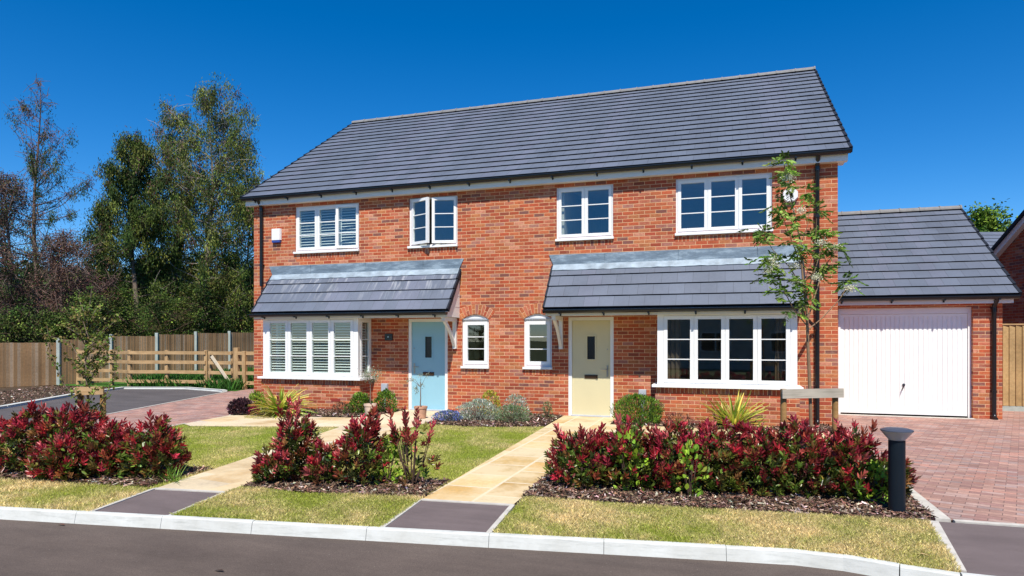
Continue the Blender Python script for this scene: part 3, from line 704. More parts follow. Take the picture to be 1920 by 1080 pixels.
downpipe(-10.98, -.06, 2.95, 5.12, H, -.215); downpipe(1.66, -.06, .04, 5.12, H, -.215)

# canopies
def canopy(x0, x1, tm, left_br, right_br, lab):
    e, r = (-.74, 2.265), (-.02, 3.19)
    m = MB(); tile_roof(m, x0, x1, e, r, 4, step=.03); c = m.build('canopy_roof', [tm, tile_edge], H); c['label'] = lab
    for x in (x0-.02, x1+.02): m = MB(); verge_caps(m, x, e, r, 4, .04); m.build('verge_trim', tile_edge, c)
    # lead flashing: upstand on the wall and apron over the top course
    m = MB(); N = 40; ex = .10
    for i in range(N):
        a, b = x0+(x1-x0)*i/N, x0+(x1-x0)*(i+1)/N
        if i == 0: ta, tb = a-ex, b
        elif i == N-1: ta, tb = a, b+ex
        else: ta, tb = a, b
        w1, w2 = [.004*math.sin(q*9)+.004*math.sin(q*23) for q in (a, b)]
        m.face([(a,-.028,3.225), (b,-.028,3.225), (tb,-.012,3.44), (ta,-.012,3.44)])
        m.face([(a,-.135,3.095+w1), (b,-.135,3.095+w2), (b,-.028,3.225), (a,-.028,3.225)], 1)
        m.face([(a,-.135,3.095+w1), (b,-.135,3.095+w2), (b,-.125,3.085+w2), (a,-.125,3.085+w1)])
    for q in np.arange(x0+1.1, x1, 1.5): m.box(q, q+.012, -.032, -.014, 3.23, 3.438)
    m.build('flashing', [lead, lead2], c)
    m = MB(); m.box(x0+.03, x1-.03, -.72,-.70, 2.11, 2.235); m.box(x0+.03, x1-.03, -.70, -.002, 2.122, 2.136); m.build('fascia', cream, c)
    for s, x in ((1, x1), (-1, x0)):      # bargeboard: triangular cheek
        m = MB(); xa, xb = sorted((x-s*.045, x-s*.005)); P = [(-.70,2.115), (-.003,2.115), (-.003,3.10), (-.70,2.235)]
        m.face([(xa,*p) for p in P]); m.face([(xb,*p) for p in P[::-1]])
        for i in range(4): m.face([(xa,*P[i]), (xa,*P[(i+1)%4]), (xb,*P[(i+1)%4]), (xb,*P[i])])
        for zz in (2.35, 2.6): m.box(xa-.002 if s < 0 else xb-.002, xb+.004 if s > 0 else xa+.004, -.5 if zz < 2.5 else -.3, -.02, zz, zz+.006)
        m.build('bargeboard', cream, c)
    fgut('gutter', x0-.02, x1+.02, -.785, 2.215, c, .88)
    for x in left_br+right_br:
        m = MB(); m.box(x-.04, x+.04, -.075, 0, 1.42, 2.11); m.box(x-.04, x+.04, -.68, -.075, 2.03, 2.11)
        prev = None; N = 8          # curved brace
        for k in range(N+1):
            t = k/N; p = Vector((x, -.62+.55*t, 2.04-.55*t)); p += Vector((0, .707, .707))*(-.0+.05*math.sin(math.pi*t))
            if prev is not None: m.bar(prev, p, .06, .06)
            prev = p
        m.build('bracket', cream, c)
    return c
cl = canopy(-10.68,-5.67, tile_s, [], [-5.78], 'left lean-to canopy roof streaked with white')
cr = canopy(-3.50, 1.38, tile, [-3.33], [], 'right lean-to canopy roof')
m = MB(); m.tube([(1.33,-.785,2.16), (1.35,-.76,2.05), (1.60,-.12,1.88), (1.66,-.07,1.80)], .03, 10); m.build('downpipe', black, cr, smooth=True)

# small fittings on the wall
m = MB(); m.prism([(-10.665,-.075), (-10.435,-.075), (-10.42,-.02), (-10.42,0), (-10.68,0), (-10.68,-.02)], 4.08, 4.36); o = m.build('alarm_box', upvc, H, bevel=.008); o['label'] = 'white box on the wall with blue base'
m2 = MB(); m2.box(-10.665,-10.435,-.07,-.001,4.02,4.079); m2.build('alarm_base', boxblue, o, bevel=.006)
m = MB(); cx, cz, rr = 1.19, 4.40, .138; A = [(cx+rr*math.cos(R(22.5+45*k)), -.07, cz+rr*math.sin(R(22.5+45*k))) for k in range(8)]; B = [(cx+(p[0]-cx)*1.12, 0, cz+(p[2]-cz)*1.12) for p in A]
m.face(A); [m.face([A[k], B[k], B[(k+1)%8], A[(k+1)%8]]) for k in range(8)]; o = m.build('alarm_box', upvc, H, bevel=0); o['label'] = 'white octagonal box high on the wall'
m = MB(); m.box(-7.55,-7.35,-.035,0,1.60,1.76); o = m.build('wall_light', dark, H, bevel=.006)
m = MB(); m.box(-7.475,-7.44,-.04,-.034,1.67,1.70); m.build('lens', chrome, o)
for x in (-7.54,-1.61):
    m = MB(); m.box(x-.075, x+.075, -.09, 0, .42, .60); m.box(x-.065, x+.065, -.06, 0, .36, .42); m.tube([(x,-.04,.36), (x,-.04,.0)], .03, 8); m.build('service_box', grey_pl, H, bevel=.008)

# ------------------------------------------------------------------ garage
GY = 2.1
G = thing('garage', 'single brick garage with white up and over door and grey tiled roof', 'garage', (3.8, 5.3, 0))
GX0, GX1 = XR+.012, 5.36
m = MB(); wall_panel(m, GX0, GX1, -.02, 2.36, GY, [(2.34, 4.85, -.02, 2.30)], .2)
m.face([(GX1,GY,-.02), (GX1,8.5,-.02), (GX1,8.5,2.36), (GX1,5.3,4.80), (GX1,GY,2.36)]); m.face([(GX0,GY,-.02), (GX0,8.5,-.02), (GX0,8.5,2.36), (GX0,5.3,4.80), (GX0,GY,2.36)][::-1]); m.face([(GX1,8.5,-.02), (GX0,8.5,-.02), (GX0,8.5,2.36), (GX1,8.5,2.36)])
m.build('wall', brick, G)
m = MB(); y = GY+.1; m.box(2.341, 2.40, y, y+.08, 0, 2.299); m.box(4.79, 4.849, y, y+.08, 0, 2.299); m.box(2.40, 4.79, y+.001, y+.08, 2.17, 2.299); m.build('door_frame', garwhite, G, bevel=.003)
m = MB(); x = 2.405; xe = 4.785; n = 27; W = (xe-x)/n; yy = y+.03; z0, z1 = .03, 2.165; pr = []
for i in range(n):
    a = x+i*W; big = i in (0, n-1)
    pr += [(a, yy), (a+W*.62, yy), (a+W*.72, yy+.014), (a+W*.92, yy+.014)]
pr.append((xe, yy))
for p, q in zip(pr, pr[1:]): m.face([(p[0],p[1],z0), (q[0],q[1],z0), (q[0],q[1],z1), (p[0],p[1],z1)])
m.box(x, xe, yy-.004, yy+.03, z0, z0+.05); m.box(x, xe, yy-.004, yy+.03, z1-.05, z1); m.box(x, x+.04, yy-.003, yy+.03, z0+.05, z1-.05); m.box(xe-.04, xe, yy-.003, yy+.03, z0+.05, z1-.05)
gd = m.build('garage_door', garwhite, G)
m = MB(); m.lathe([(.0,-.0), (.03,.0), (.03,.02), (0,.02)], (0,0,0), 16); X = Matrix.Translation((3.62, yy-.0, .66)) @ Matrix.Rotation(R(90), 4, 'X'); m.build('handle_plate', chrome, gd, xf=X)
m = MB(); m.tube([(3.62,yy-.02,.66), (3.62,yy-.05,.66)], .012, 8); m.bar((3.62,yy-.055,.66), (3.57,yy-.055,.54), .03, .015); m.build('handle', dark, gd)
e, r = (GY-.26, 2.53), (5.3, 4.88)
m = MB(); tile_roof(m, GX0, GX1+.19, e, r, 12); m.face([(GX0,5.3,4.88), (GX1+.19,5.3,4.88), (GX1+.19,8.8,2.5), (GX0,8.8,2.5)]); gr = m.build('roof', [tile, tile_edge], G)
m = MB(); ridge_tiles(m, GX0, GX1+.21, 5.3, 4.91); m.build('ridge_tile', ridge_m, gr)
m = MB(); verge_caps(m, GX1+.21, e, r, 12); m.build('verge_trim', tile_edge, gr)
m = MB(); m.box(GX0, GX1+.14, GY-.15, GY-.13, 2.36, 2.51); m.box(GX0, GX1+.14, GY-.13, GY+.0, 2.362, 2.378); m.box(GX1+.001, GX1+.14, GY-.13, GY+.3, 2.38, 2.52); m.build('fascia', cream, G)
fgut('gutter', GX0, GX1+.21, GY-.215, 2.50, G)
downpipe(5.20, GY-.05, .04, 2.48, G, GY-.215)

# ------------------------------------------------------------------ neighbour houses (camera frame coordinates)
N1 = thing('neighbour_house', 'dark shaded brick gable with white bargeboard at the right edge behind the garage', 'house', c2w(15.5, 14, 0))
m = MB(); P = [(18.3, -.1), (18.3, 3.75), (13.7, 7.05), (9.1, 3.75), (9.1, -.1)]
m.face([(13.3, y, z) for y, z in P], 0, [(y, z) for y, z in P]); m.face([(22, y, z) for y, z in P[::-1]], 0, [(y, z) for y, z in P])
for y in (18.3, 9.1): m.face([(13.3,y,-.1), (22,y,-.1), (22,y,3.75), (13.3,y,3.75)], 0, [(0,-.1), (8.7,-.1), (8.7,3.75), (0,3.75)])
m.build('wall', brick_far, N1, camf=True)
m = MB()
for (a, b) in (((18.65, 3.62), (13.7, 7.17)), ((8.75, 3.62), (13.7, 7.17))):
    m.face([(13.1,a[0],a[1]), (22.2,a[0],a[1]), (22.2,b[0],b[1]), (13.1,b[0],b[1])]); m.face([(13.1,a[0],a[1]-.0), (13.1,b[0],b[1]), (13.1,b[0],b[1]-.10), (13.1,a[0],a[1]-.10)]); m.face([(13.1,a[0],a[1]-.10), (22.2,a[0],a[1]-.1), (22.2,b[0],b[1]-.1), (13.1,b[0],b[1]-.1)])
m.build('roof', tile_edge, N1, camf=True)
m = MB()
for (a, b) in (((18.55, 3.62), (13.7, 7.10)), ((8.85, 3.62), (13.7, 7.10))):
    m.face([(13.16,a[0],a[1]), (13.16,b[0],b[1]), (13.16,b[0],b[1]-.2), (13.16,a[0],a[1]-.2)]); m.face([(13.16,a[0],a[1]-.2), (13.16,b[0],b[1]-.2), (13.3,b[0],b[1]-.2), (13.3,a[0],a[1]-.2)])
m.build('bargeboard', cream, N1, camf=True)
N2 = thing('distant_house', 'grey slate roof of a house farther back, seen over the garage', 'house', c2w(24, 36, 0))
m = MB(); tile_roof(m, 19.5, 32, (31.4, 3.9), (36, 7.53), 16, step=.03)
m.face([(19.5,36,7.53), (32,36,7.53), (32,40.5,3.9), (19.5,40.5,3.9)]); m.build('roof', [tile, tile_edge], N2, camf=True)
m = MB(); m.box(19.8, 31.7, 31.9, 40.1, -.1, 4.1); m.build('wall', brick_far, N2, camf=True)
# added house across the road, unseen itself: supplies what the lower windows mirror
N3 = thing('added_opposite_house', 'pale rendered house added across the road, unseen behind the viewpoint, for the window reflections', 'house', c2w(0, -14, 0))
render_m = plain('pale_render', (.55,.52,.46), .9, .2, .1, 2)
m = MB(); m.box(-16, 18, -24, -14, -.15, 3.4); m.build('wall', render_m, N3, camf=True)
for x in range(-14, 17, 4):
    m = MB(); frame_ring(m, x, x+1.8, .9, 2.1, -13.99, -13.93, .08); m.box(x+.86, x+.94, -13.99, -13.93, .98, 2.02); m.face([(x+.08,-13.98,.98), (x+1.72,-13.98,.98), (x+1.72,-13.98,2.02), (x+.08,-13.98,2.02)], 1); m.build('window', [upvc, dark], N3, camf=True)
m = MB(); m.face([(-16.3,-13.7,3.3), (18.3,-13.7,3.3), (18.3,-19,5.6), (-16.3,-19,5.6)]); m.face([(-16.3,-24.3,3.3), (18.3,-24.3,3.3), (18.3,-19,5.6), (-16.3,-19,5.6)][::-1]); m.build('roof', tile_edge, N3, camf=True)

# ------------------------------------------------------------------ fences
fpts = [((p-960)/F*Y, Y, EZ+(637-t_)/F*Y) for p, Y, t_ in ((-95,20.8,643),(-10,22,641),(110,23.5,635),(208,25,628.5),(294,26.5,625.5),(367,28,623),(430,29.5,622),(480,31,621.5),(530,33,621))]
Fn = thing('board_fence', 'weathered brown close board fence with pale concrete posts along the left boundary', 'fence', c2w(-15, 26, 0))
for i, (a, b) in enumerate(zip(fpts, fpts[1:])):
    m = MB(); A = Vector(c2w(a[0], a[1])); B = Vector(c2w(b[0], b[1])); d = (B-A).normalized(); L = (B-A).length; nb = int(L/.10); nn = Vector((d.y, -d.x, 0))
    top = min(a[2], b[2])-.03; bot = top-1.66
    for k in range(nb):
        p = A+d*(L*k/nb); q = A+d*(L*(k+1)/nb+.012); o1 = nn*(.004 + .0*k); o2 = nn*.022; dz = rnd.uniform(-.006, .006)
        m.face([(*(p+o2).xy, bot), (*(q+o1).xy, bot), (*(q+o1).xy, top+dz), (*(p+o2).xy, top+dz)], 0, [(k*.1+i*7.0+.003, bot), (k*.1+.097+i*7.0, bot), (k*.1+.097+i*7.0, top), (k*.1+i*7.0+.003, top)])
        m.face([(*(p+o2).xy, bot), (*(p+o2).xy, top+dz), (*(p-nn*.003).xy, top+dz), (*(p-nn*.003).xy, bot)])
    m.build('board_panel', fence_m, Fn)
    m = MB(); m.bar((A.x, A.y, bot-.08), (B.x, B.y, bot-.08), .05, .15); m.build('gravel_board', conc, Fn)
for a in fpts:
    m = MB(); A = c2w(a[0], a[1]); X = Matrix.Translation((A[0], A[1], 0)) @ Matrix.Rotation(TH+R(12), 4, 'Z'); m.box(-.055, .055, -.07, .07, a[2]-2.0, a[2]+.03); m.build('post', conc, Fn, bevel=.01, xf=X)

Rf = thing('rail_fence', 'four rail sawn timber fence behind the parking court', 'fence', c2w(-12, 22.4, 0))
rp = [(-15.6, 23.6), (-14.15, 23.2), (-13.05, 22.4), (-11.75, 22.35), (-10.25, 22.0)]
zz = [1.18, .86, .53, .21]
def rails(parent, a, b, th=.035):
    for k in zz:
        m = MB(); m.bar(c2w(a[0], a[1]-.07, k), c2w(b[0], b[1]-.07, k), th, .11); m.build('rail', rail_m, parent)
for a, b in zip(rp, rp[1:]): rails(Rf, a, b)
for a in rp:
    m = MB(); m.bar(c2w(a[0], a[1], -.1), c2w(a[0], a[1], 1.27), .12, .10, up=(0,1,0)); m.build('post', rail_m, Rf, bevel=.01)
Rg = thing('timber_gate', 'short timber gate with pale diagonal brace, between the rail fence and the house', 'gate', c2w(-9.7, 21.8, 0))
rails(Rg, (-10.1, 21.9), (-9.2, 21.6)); m = MB(); m.bar(c2w(-9.95, 21.72, 1.08), c2w(-9.25, 21.5, .22), .03, .10); o = m.build('brace', plain('pale_new_timber', (.62,.52,.38), .7), Rg)
for a in ((-10.08, 21.95), (-9.22, 21.65)): m = MB(); m.bar(c2w(a[0], a[1], 0.05), c2w(a[0], a[1], 1.24), .09, .09, up=(0,1,0)); m.build('stile', rail_m, Rg)
Rh = thing('rail_fence', 'short rail fence section with two stout posts beside the house corner', 'fence', c2w(-8.7, 21.2, 0))
rails(Rh, (-8.95, 21.5), (-6.9, 21.2))
for a in ((-9.02, 21.5), (-8.72, 21.4), (-7.2, 21.2)): m = MB(); m.bar(c2w(a[0], a[1], -.1), c2w(a[0], a[1], 1.36 if a[0] < -8.8 else 1.25), .17 if a[0] < -8.8 else .12, .13, up=(0,1,0)); m.build('post', rail_m, Rh, bevel=.012)

Fr = thing('board_fence', 'new golden close board fence to the right of the garage', 'fence', (7, 4.0, 0))
m = MB(); nb = 34
for k in range(nb):
    a = 5.38+.125*k; dz = rnd.uniform(-.004, .004); m.face([(a,3.97,.12), (a+.135,3.995,.12), (a+.135,3.995,1.95+dz), (a,3.97,1.95+dz)], 0, [(k*.12+.003,.1), (k*.12+.117,.1), (k*.12+.117,1.95), (k*.12+.003,1.95)]); m.face([(a,3.97,.12), (a,3.97,1.95), (a,4.0,1.95), (a,4.0,.12)])
m.build('board_panel', fence_new, Fr)
m = MB(); m.box(5.37, 9.7, 3.96, 4.02, 1.955, 1.985); m.build('capping', rail_m, Fr); m = MB(); m.box(5.37, 9.7, 3.98, 4.03, 0, .115); m.build('gravel_board', conc, Fr)

# ------------------------------------------------------------------ bollard light
bx, by, _ = c2w(721.5/F*6.13, 6.13)
B = thing('bollard_light', 'dark grey bollard light with a flared clear head at the driveway corner', 'bollard', (bx, by, 0))
anth = plain('anthracite_paint', (.005,.010,.017), .5, .25, .1, 3)
m = MB(); m.lathe([(.0,.80-.12), (.071,.80-.12), (.071,0), (.0,0)][::-1], (bx, by, 0), 32); o = m.build('post', anth, B, smooth=False)
for p in o.data.polygons: p.use_smooth = abs(p.normal.z) < .5
m = MB(); m.lathe([(.10,.0), (.10,.012), (.0,.012)], (bx, by, .0), 24); m.build('base_plate', edge_m, B)
t = NT('clear_polycarbonate'); lens = t.done((.78,.74,.78), .12, .7); t.b.inputs['Transmission Weight'].default_value = .5
m = MB(); pr = [(.066,.682)]
for k in range(9): pr += [(.066+.072*(k+1)/9-.002, .682+.088*(k+.6)/9), (.066+.072*(k+1)/9, .682+.088*(k+1)/9)]
m.lathe(pr, (bx, by, 0), 32); m.build('lens', lens, B, smooth=True)
m = MB(); m.lathe([(.0,.682), (.03,.684), (.03,.765), (0,.766)], (bx, by, 0), 16); m.build('lamp_core', grey_pl, B)
m = MB(); m.lathe([(.13,.768), (.139,.771), (.137,.780), (.10,.792), (.0,.797)], (bx, by, 0), 36); m.build('cap', plain('grey_cap', (.06,.065,.085), .35, .5), B, smooth=True)

# ------------------------------------------------------------------ planting
RED = [(.44,.035,.05), (.30,.02,.03), (.56,.12,.11), (.19,.018,.022), (.48,.045,.08), (.34,.07,.04), (.13,.018,.02)]
MID = [(.28,.08,.035), (.20,.10,.03), (.12,.045,.02), (.14,.12,.03), (.36,.17,.06)]
GRN = [(.10,.15,.02), (.06,.09,.016), (.14,.20,.03), (.035,.05,.012), (.16,.15,.03)]
def rosettes(lf, tips, dirs, per, L, Wd, cols, spread):
    n = len(tips); P = np.repeat(tips, per, 0); A = unit(np.repeat(dirs, per, 0)); k = np.tile(np.arange(per), n); fr = k/per
    ang = k*2.4+np.repeat(rng.uniform(0, 6.28, n), per)
    s = unit(np.cross(A, np.array([[.3,.9,.1]]))); u = np.cross(A, s)
    out = s*np.cos(ang)[:, None]+u*np.sin(ang)[:, None]
    sp = (spread*(.35+.9*fr))[:, None]; Dr = unit(A+out*sp)
    P = P - A*(fr[:, None]*L*.9)
    C = cols[np.repeat(np.arange(n), per)]*np.exp(rng.normal(0, .16, (n*per, 1)))
    sc = np.repeat(rng.uniform(.75, 1.15, n), per)
    lf.add(P, Dr, L*sc*rng.uniform(.75, 1.1, n*per), Wd*sc, C, .28, .08)
def photinia(cx, cy, w_, d_, h, nsh, label, name='photinia_shrub', redk=.75, group='red leaved shrubs along the front verge', spikes=4, green_blob=None, sparse=False):
    T = thing(name, label, 'shrub', (cx, cy, 0), group)
    lf = LF(); st = MB(); n = nsh
    a = rng.uniform(0, 2*math.pi, n); rr = np.sqrt(rng.random(n))
    zf = rng.random(n)**.8
    prof = np.interp(zf, [0, .25, .6, .85, 1], [.75, 1.0, .95, .7, .35])
    h = h*(.74 if cx < -2.5 else .82); hl = h*(1+.5*np.array([mn.noise(Vector((cx+math.cos(q)*2.2, cy+math.sin(q)*2.2, 0))) for q in a]))
    r2 = rr**.6
    tips = np.column_stack([cx+np.cos(a)*r2*prof*w_/2, cy+np.sin(a)*r2*prof*d_/2, .05+zf*hl*.95])
    dirs = np.column_stack([np.cos(a)*r2*.7+rng.normal(0, .25, n), np.sin(a)*r2*.7+rng.normal(0, .25, n), .55+.6*zf+rng.normal(0, .2, n)])
    pr = np.clip(redk*(.16+.85*zf)*(.35+.75*r2), 0, .9); isr = rng.random(n) < pr
    cols = np.where(isr[:, None], pick(RED, n, .25), np.where((rng.random(n) < .35)[:, None], pick(MID, n, .2), pick(GRN, n, .25)))
    rosettes(lf, tips, dirs, 10, .083, .023, cols, .95)
    # darker old leaves inside
    m_ = nsh*3 if nsh > 40 else 20; a = rng.uniform(0, 6.28, m_); rr = rng.random(m_)**.6*.88; zf = rng.random(m_)*.85; pf = np.interp(zf, [0, .25, .85], [.75, 1, .6])
    P = np.column_stack([cx+np.cos(a)*rr*pf*w_/2, cy+np.sin(a)*rr*pf*d_/2, .04+zf*h]); 
    lf.add(P, rng.normal(0, 1, (m_, 3))+[0, 0, .3], .075, .028, pick(GRN+[(.12,.03,.02)], m_, .3), .2, .1)
    for k in range(spikes):       # long leading shoots
        a = rng.uniform(0, 6.28); r0 = rng.random()*.8; p0 = Vector((cx+math.cos(a)*r0*w_*.25, cy+math.sin(a)*r0*d_*.25, h*.4)); p1 = Vector((cx+math.cos(a)*r0*w_*.5, cy+math.sin(a)*r0*d_*.5, h*(1.0+.30*rng.random())))
        st.tube([p0, p0.lerp(p1, .5)+Vector((0,0,.03)), p1], [.006, .004, .003], 5)
        q = np.array([p0.lerp(p1, s_) for s_ in (.58, .78, 1.0)]); c = pick(RED[:6], 3, .15); rosettes(lf, q, np.tile(np.array(p1-p0), (3, 1)), 9, .092, .027, c, .85)
    for k in range(9):
        a = rng.uniform(0, 6.28); e_ = rng.random()*.8
        st.tube([(cx+rng.normal(0,.03), cy+rng.normal(0,.03), -.01), (cx+math.cos(a)*e_*w_*.25, cy+math.sin(a)*e_*d_*.25, h*.35), (cx+math.cos(a)*e_*w_*.42, cy+math.sin(a)*e_*d_*.42, h*.8)], [.011, .008, .004], 6)
    lf.build('foliage', leaf_gloss, T); st.build('stem', bark_dark, T); return T
# left group
photinia(-8.10,-7.80, 1.0, .9, .86, 260, 'tall red leaved shrub at the left edge of the photo, first of the left clump', redk=.85)
photinia(-9.05,-8.0, 1.0, .9, .8, 150, 'red leaved shrub cut by the left edge of the photo', redk=.85)
photinia(-7.55,-7.72, .9, .9, .90, 260, 'red shrub rising highest in the left clump, in front of the parking court', redk=.85)
photinia(-7.28,-8.02, .8, .7, .55, 200, 'low spreading red shrub at the front of the left clump')
photinia(-6.95,-7.68, .8, .8, .66, 220, 'red shrub below the staked young tree, in the middle of the left clump', redk=.8)
photinia(-6.45,-7.55, .78, .75, .76, 200, 'red shrub with long leading shoots at the right end of the left clump', spikes=6, redk=.8)
# middle group
photinia(-4.66,-7.28, .56, .55, .98, 150, 'upright pyramidal red shrub left of the middle bed', spikes=5)
photinia(-4.85,-7.45, .5, .45, .38, 70, 'low red shrub leaning over the left path', spikes=1)
photinia(-4.28,-7.3, .45, .5, .52, 80, 'small mixed red and green shrub between the two taller ones of the middle bed', spikes=1)
photinia(-3.84,-7.25, .60, .6, .92, 150, 'bushy red shrub in the centre of the middle bed', spikes=5)
photinia(-3.30,-7.1, .66, .6, .90, 34, 'thin open red tipped shrub beside the right path', redk=.55, spikes=6)
# right group
xs = [(-1.50,-6.45,.85,.62,'loose red shrub at the left end of the long right hedge, over the path',5), (-1.02,-6.4,.8,.70,'second red shrub from the path in the long right hedge',3), (-.55,-6.35,.8,.72,'third red shrub from the path in the long right hedge',3),
      (-.10,-6.3,.8,.74,'red shrub at the middle of the long right hedge',3), (.33,-6.25,.8,.74,'red shrub left of the tree stakes in the long right hedge',4), (.76,-6.2,.8,.76,'red shrub in front of the staked rowan in the long right hedge',5), (1.20,-6.15,.75,.74,'red shrub left of the bollard light, with tall leading shoots',6)]
for x, y, w_, h, lab, sp_ in xs: photinia(x, y, w_, .85, h, 210, lab, spikes=sp_)
photinia(1.62,-5.95, .5, .5, .42, 70, 'small dark purple red shrub behind the bollard light', redk=.5, spikes=1)

def tuft(lab, cx, cy, n, L, wd, pal, name, cat='plant', droop=1.0, zb=0, group=None, parent=None):
    T = thing(name, lab, cat, (cx, cy, 0), group); V = []; C = []; Q = []; S = 6
    for i in range(n):
        a = rng.uniform(0, 6.28); up = rng.uniform(.25, 1.3); l = L*rng.uniform(.6, 1.1); p = np.array([cx+rng.normal(0, .05), cy+rng.normal(0, .04), zb]); d = np.array([math.cos(a)*math.cos(up), math.sin(a)*math.cos(up), math.sin(up)])
        s = np.array([-math.sin(a), math.cos(a), 0])*wd/2; b = len(V); c = pick(pal, 1, .2)[0]
        for k in range(S+1):
            t = k/S; wk = (1-t**2.5)*(.6+.4*min(1, t*4)); V += [p-s*wk, p+s*wk+np.array([0,0,wd*.2])]; C += [c, c]
            d = d+np.array([0, 0, -.28*droop/ S*2.2]); d /= np.linalg.norm(d); p = p+d*l/S
            if p[2] < .01: p[2] = .01
        Q += [[b+2*k, b+2*k+1, b+2*k+3, b+2*k+2] for k in range(S)]
    npmesh('foliage', np.array(V), np.array(Q), np.array(C), leaf_dull, T); return T
YG = [(.62,.56,.10), (.48,.50,.07), (.34,.42,.06), (.72,.64,.22), (.20,.30,.04)]
tuft('striped yellow green strap leaved plant under the left bay window', -9.10, -1.80, 260, .80, .042, YG, 'variegated_flax', droop=1.7)
tuft('upright striped yellow green strap leaved plant under the right bay window', .14, -1.0, 170, .74, .042, YG, 'variegated_flax', droop=.75)
def bushy(lab, name, cx, cy, w_, d_, h, n, L, wd, pal, mat=None, cat='shrub', up=.5, group=None, extra=None):
    T = thing(name, lab, cat, (cx, cy, 0), group); lf = LF()
    a = rng.uniform(0, 6.28, n); z = rng.random(n); r = np.sqrt(np.clip(1-(z*2-.7)**2/1.7, 0, 1))*rng.random(n)**.35
    k = 1+.18*np.array([mn.noise(Vector((math.cos(q)*1.5+cx, math.sin(q)*1.5+cy, zz_*3))) for q, zz_ in zip(a, z)])
    P = np.column_stack([cx+np.cos(a)*r*w_/2*k, cy+np.sin(a)*r*d_/2*k, z*h*k])
    Dr = np.column_stack([np.cos(a)*r, np.sin(a)*r, up+z])+rng.normal(0, .45, (n, 3))
    lf.add(P, Dr, L*rng.uniform(.7, 1.2, n), wd, pick(pal, n, .28), .2, .05)
    if extra: extra(lf)
    lf.build('foliage', mat or leaf_dull, T)
    st = MB()
    for k in range(7): q = rng.uniform(0, 6.28); st.tube([(cx, cy, -.01), (cx+math.cos(q)*w_*.2, cy+math.sin(q)*d_*.2, h*.4), (cx+math.cos(q)*w_*.33, cy+math.sin(q)*d_*.33, h*.75)], [.009, .006, .003], 5)
    st.build('stem', bark_dark, T); return T
HG = [(.08,.18,.02), (.13,.26,.025), (.22,.36,.03), (.03,.08,.012)]
bushy('rounded bright green shrub to the right of the yellow door', 'round_shrub', -1.62, -.82, .98, .62, .52, 4200, .065, .011, HG, leaf_gloss, up=.9)
bushy('low green shrub left of the potted tree under the left bay', 'green_shrub', -7.62, -.95, .52, .5, .42, 1500, .05, .02, HG, leaf_gloss)
bushy('low green shrub right of the potted tree by the blue door', 'green_shrub', -7.20, -.62, .5, .45, .48, 1400, .05, .02, HG, leaf_gloss)
SV = [(.44,.50,.40), (.60,.65,.54), (.32,.38,.28), (.20,.27,.17)]
bushy('large silver grey leaved bush between the two front paths', 'silver_bush', -4.72, -1.3, .92, .6, .40, 2600, .045, .012, SV)
bushy('smaller silver grey bush below the right arched window', 'silver_bush', -4.15, -.62, .55, .45, .44, 1300, .045, .012, SV)
bushy('yellow leaved shrub between the arched windows', 'yellow_shrub', -4.78, -.50, .50, .4, .52, 1300, .04, .014, [(.50,.50,.04), (.35,.42,.04), (.60,.50,.08), (.15,.22,.03)])
bushy('soft green grey mound beside the yellow door path', 'green_mound', -3.98, -1.35, .75, .5, .30, 1600, .045, .012, [(.20,.28,.13), (.12,.20,.07), (.28,.33,.2)])
bushy('small green sprig plant next to the yellow door path', 'small_plant', -3.48, -.6, .22, .22, .32, 260, .04, .014, [(.18,.26,.12), (.10,.18,.06)])
bushy('low blue flowering plant right of the second flowerpot', 'blue_flowers', -5.26, -1.62, .62, .5, .20, 1700, .028, .016, [(.18,.24,.60), (.12,.16,.45), (.10,.16,.06), (.24,.28,.6), (.22,.28,.22)])
bushy('dark purple leaved plant at the left house corner', 'purple_plant', -10.02, -1.92, .55, .45, .30, 700, .07, .045, [(.06,.025,.035), (.10,.04,.05), (.035,.02,.025)])
bushy('lime green plant behind the purple one at the house corner', 'lime_plant', -10.2, -1.2, .42, .35, .40, 500, .06, .03, [(.25,.35,.04), (.14,.24,.03)])
bushy('crimson leaved small plant beside the striped flax', 'crimson_plant', -9.62, -1.98, .22, .2, .20, 200, .05, .025, [(.32,.02,.06), (.20,.015,.04)])
bushy('reddish brown small plant under the left bay', 'brown_plant', -8.05, -1.05, .45, .3, .22, 350, .05, .014, [(.20,.08,.05), (.12,.06,.03), (.28,.16,.1)])
bushy('small green herb by the air brick', 'small_herb', -7.72-.05, -1.25, .2, .2, .2, 160, .05, .02, [(.10,.18,.04), (.18,.2,.06)])
bushy('reddish ground plant right of the round green shrub', 'brown_plant', -.85, -.85, .6, .3, .20, 350, .045, .014, [(.26,.10,.07), (.16,.07,.04)])
for k, (x, y, w_, d_, h, n_, lab) in enumerate([(-.98,-6.62,.36,.22,.60,110,'lime green leafy plant growing through the left half of the long hedge'), (-.35,-6.68,.26,.2,.52,80,'lime green leafy plant growing through the middle of the long hedge'), (1.42,-6.35,.34,.26,.36,150,'bright green leafy plant left of the bollard light'), (-3.58,-7.12,.34,.28,.48,130,'light green leafy plant between the bushy and the thin shrub of the middle bed'), (-1.45,-6.62,.2,.16,.42,50,'small lime green weed low at the left of the long hedge')]):
    bushy(lab, 'leafy_plant', x, y, w_, d_, h, n_, .075, .045, [(.26,.42,.03), (.18,.33,.03), (.34,.48,.06)], leaf_dull)
tuft('clump of long green grass at the corner of the left path', -6.02, -7.72, 60, .26, .008, [(.12,.25,.03), (.2,.3,.05)], 'grass_clump', droop=.7)

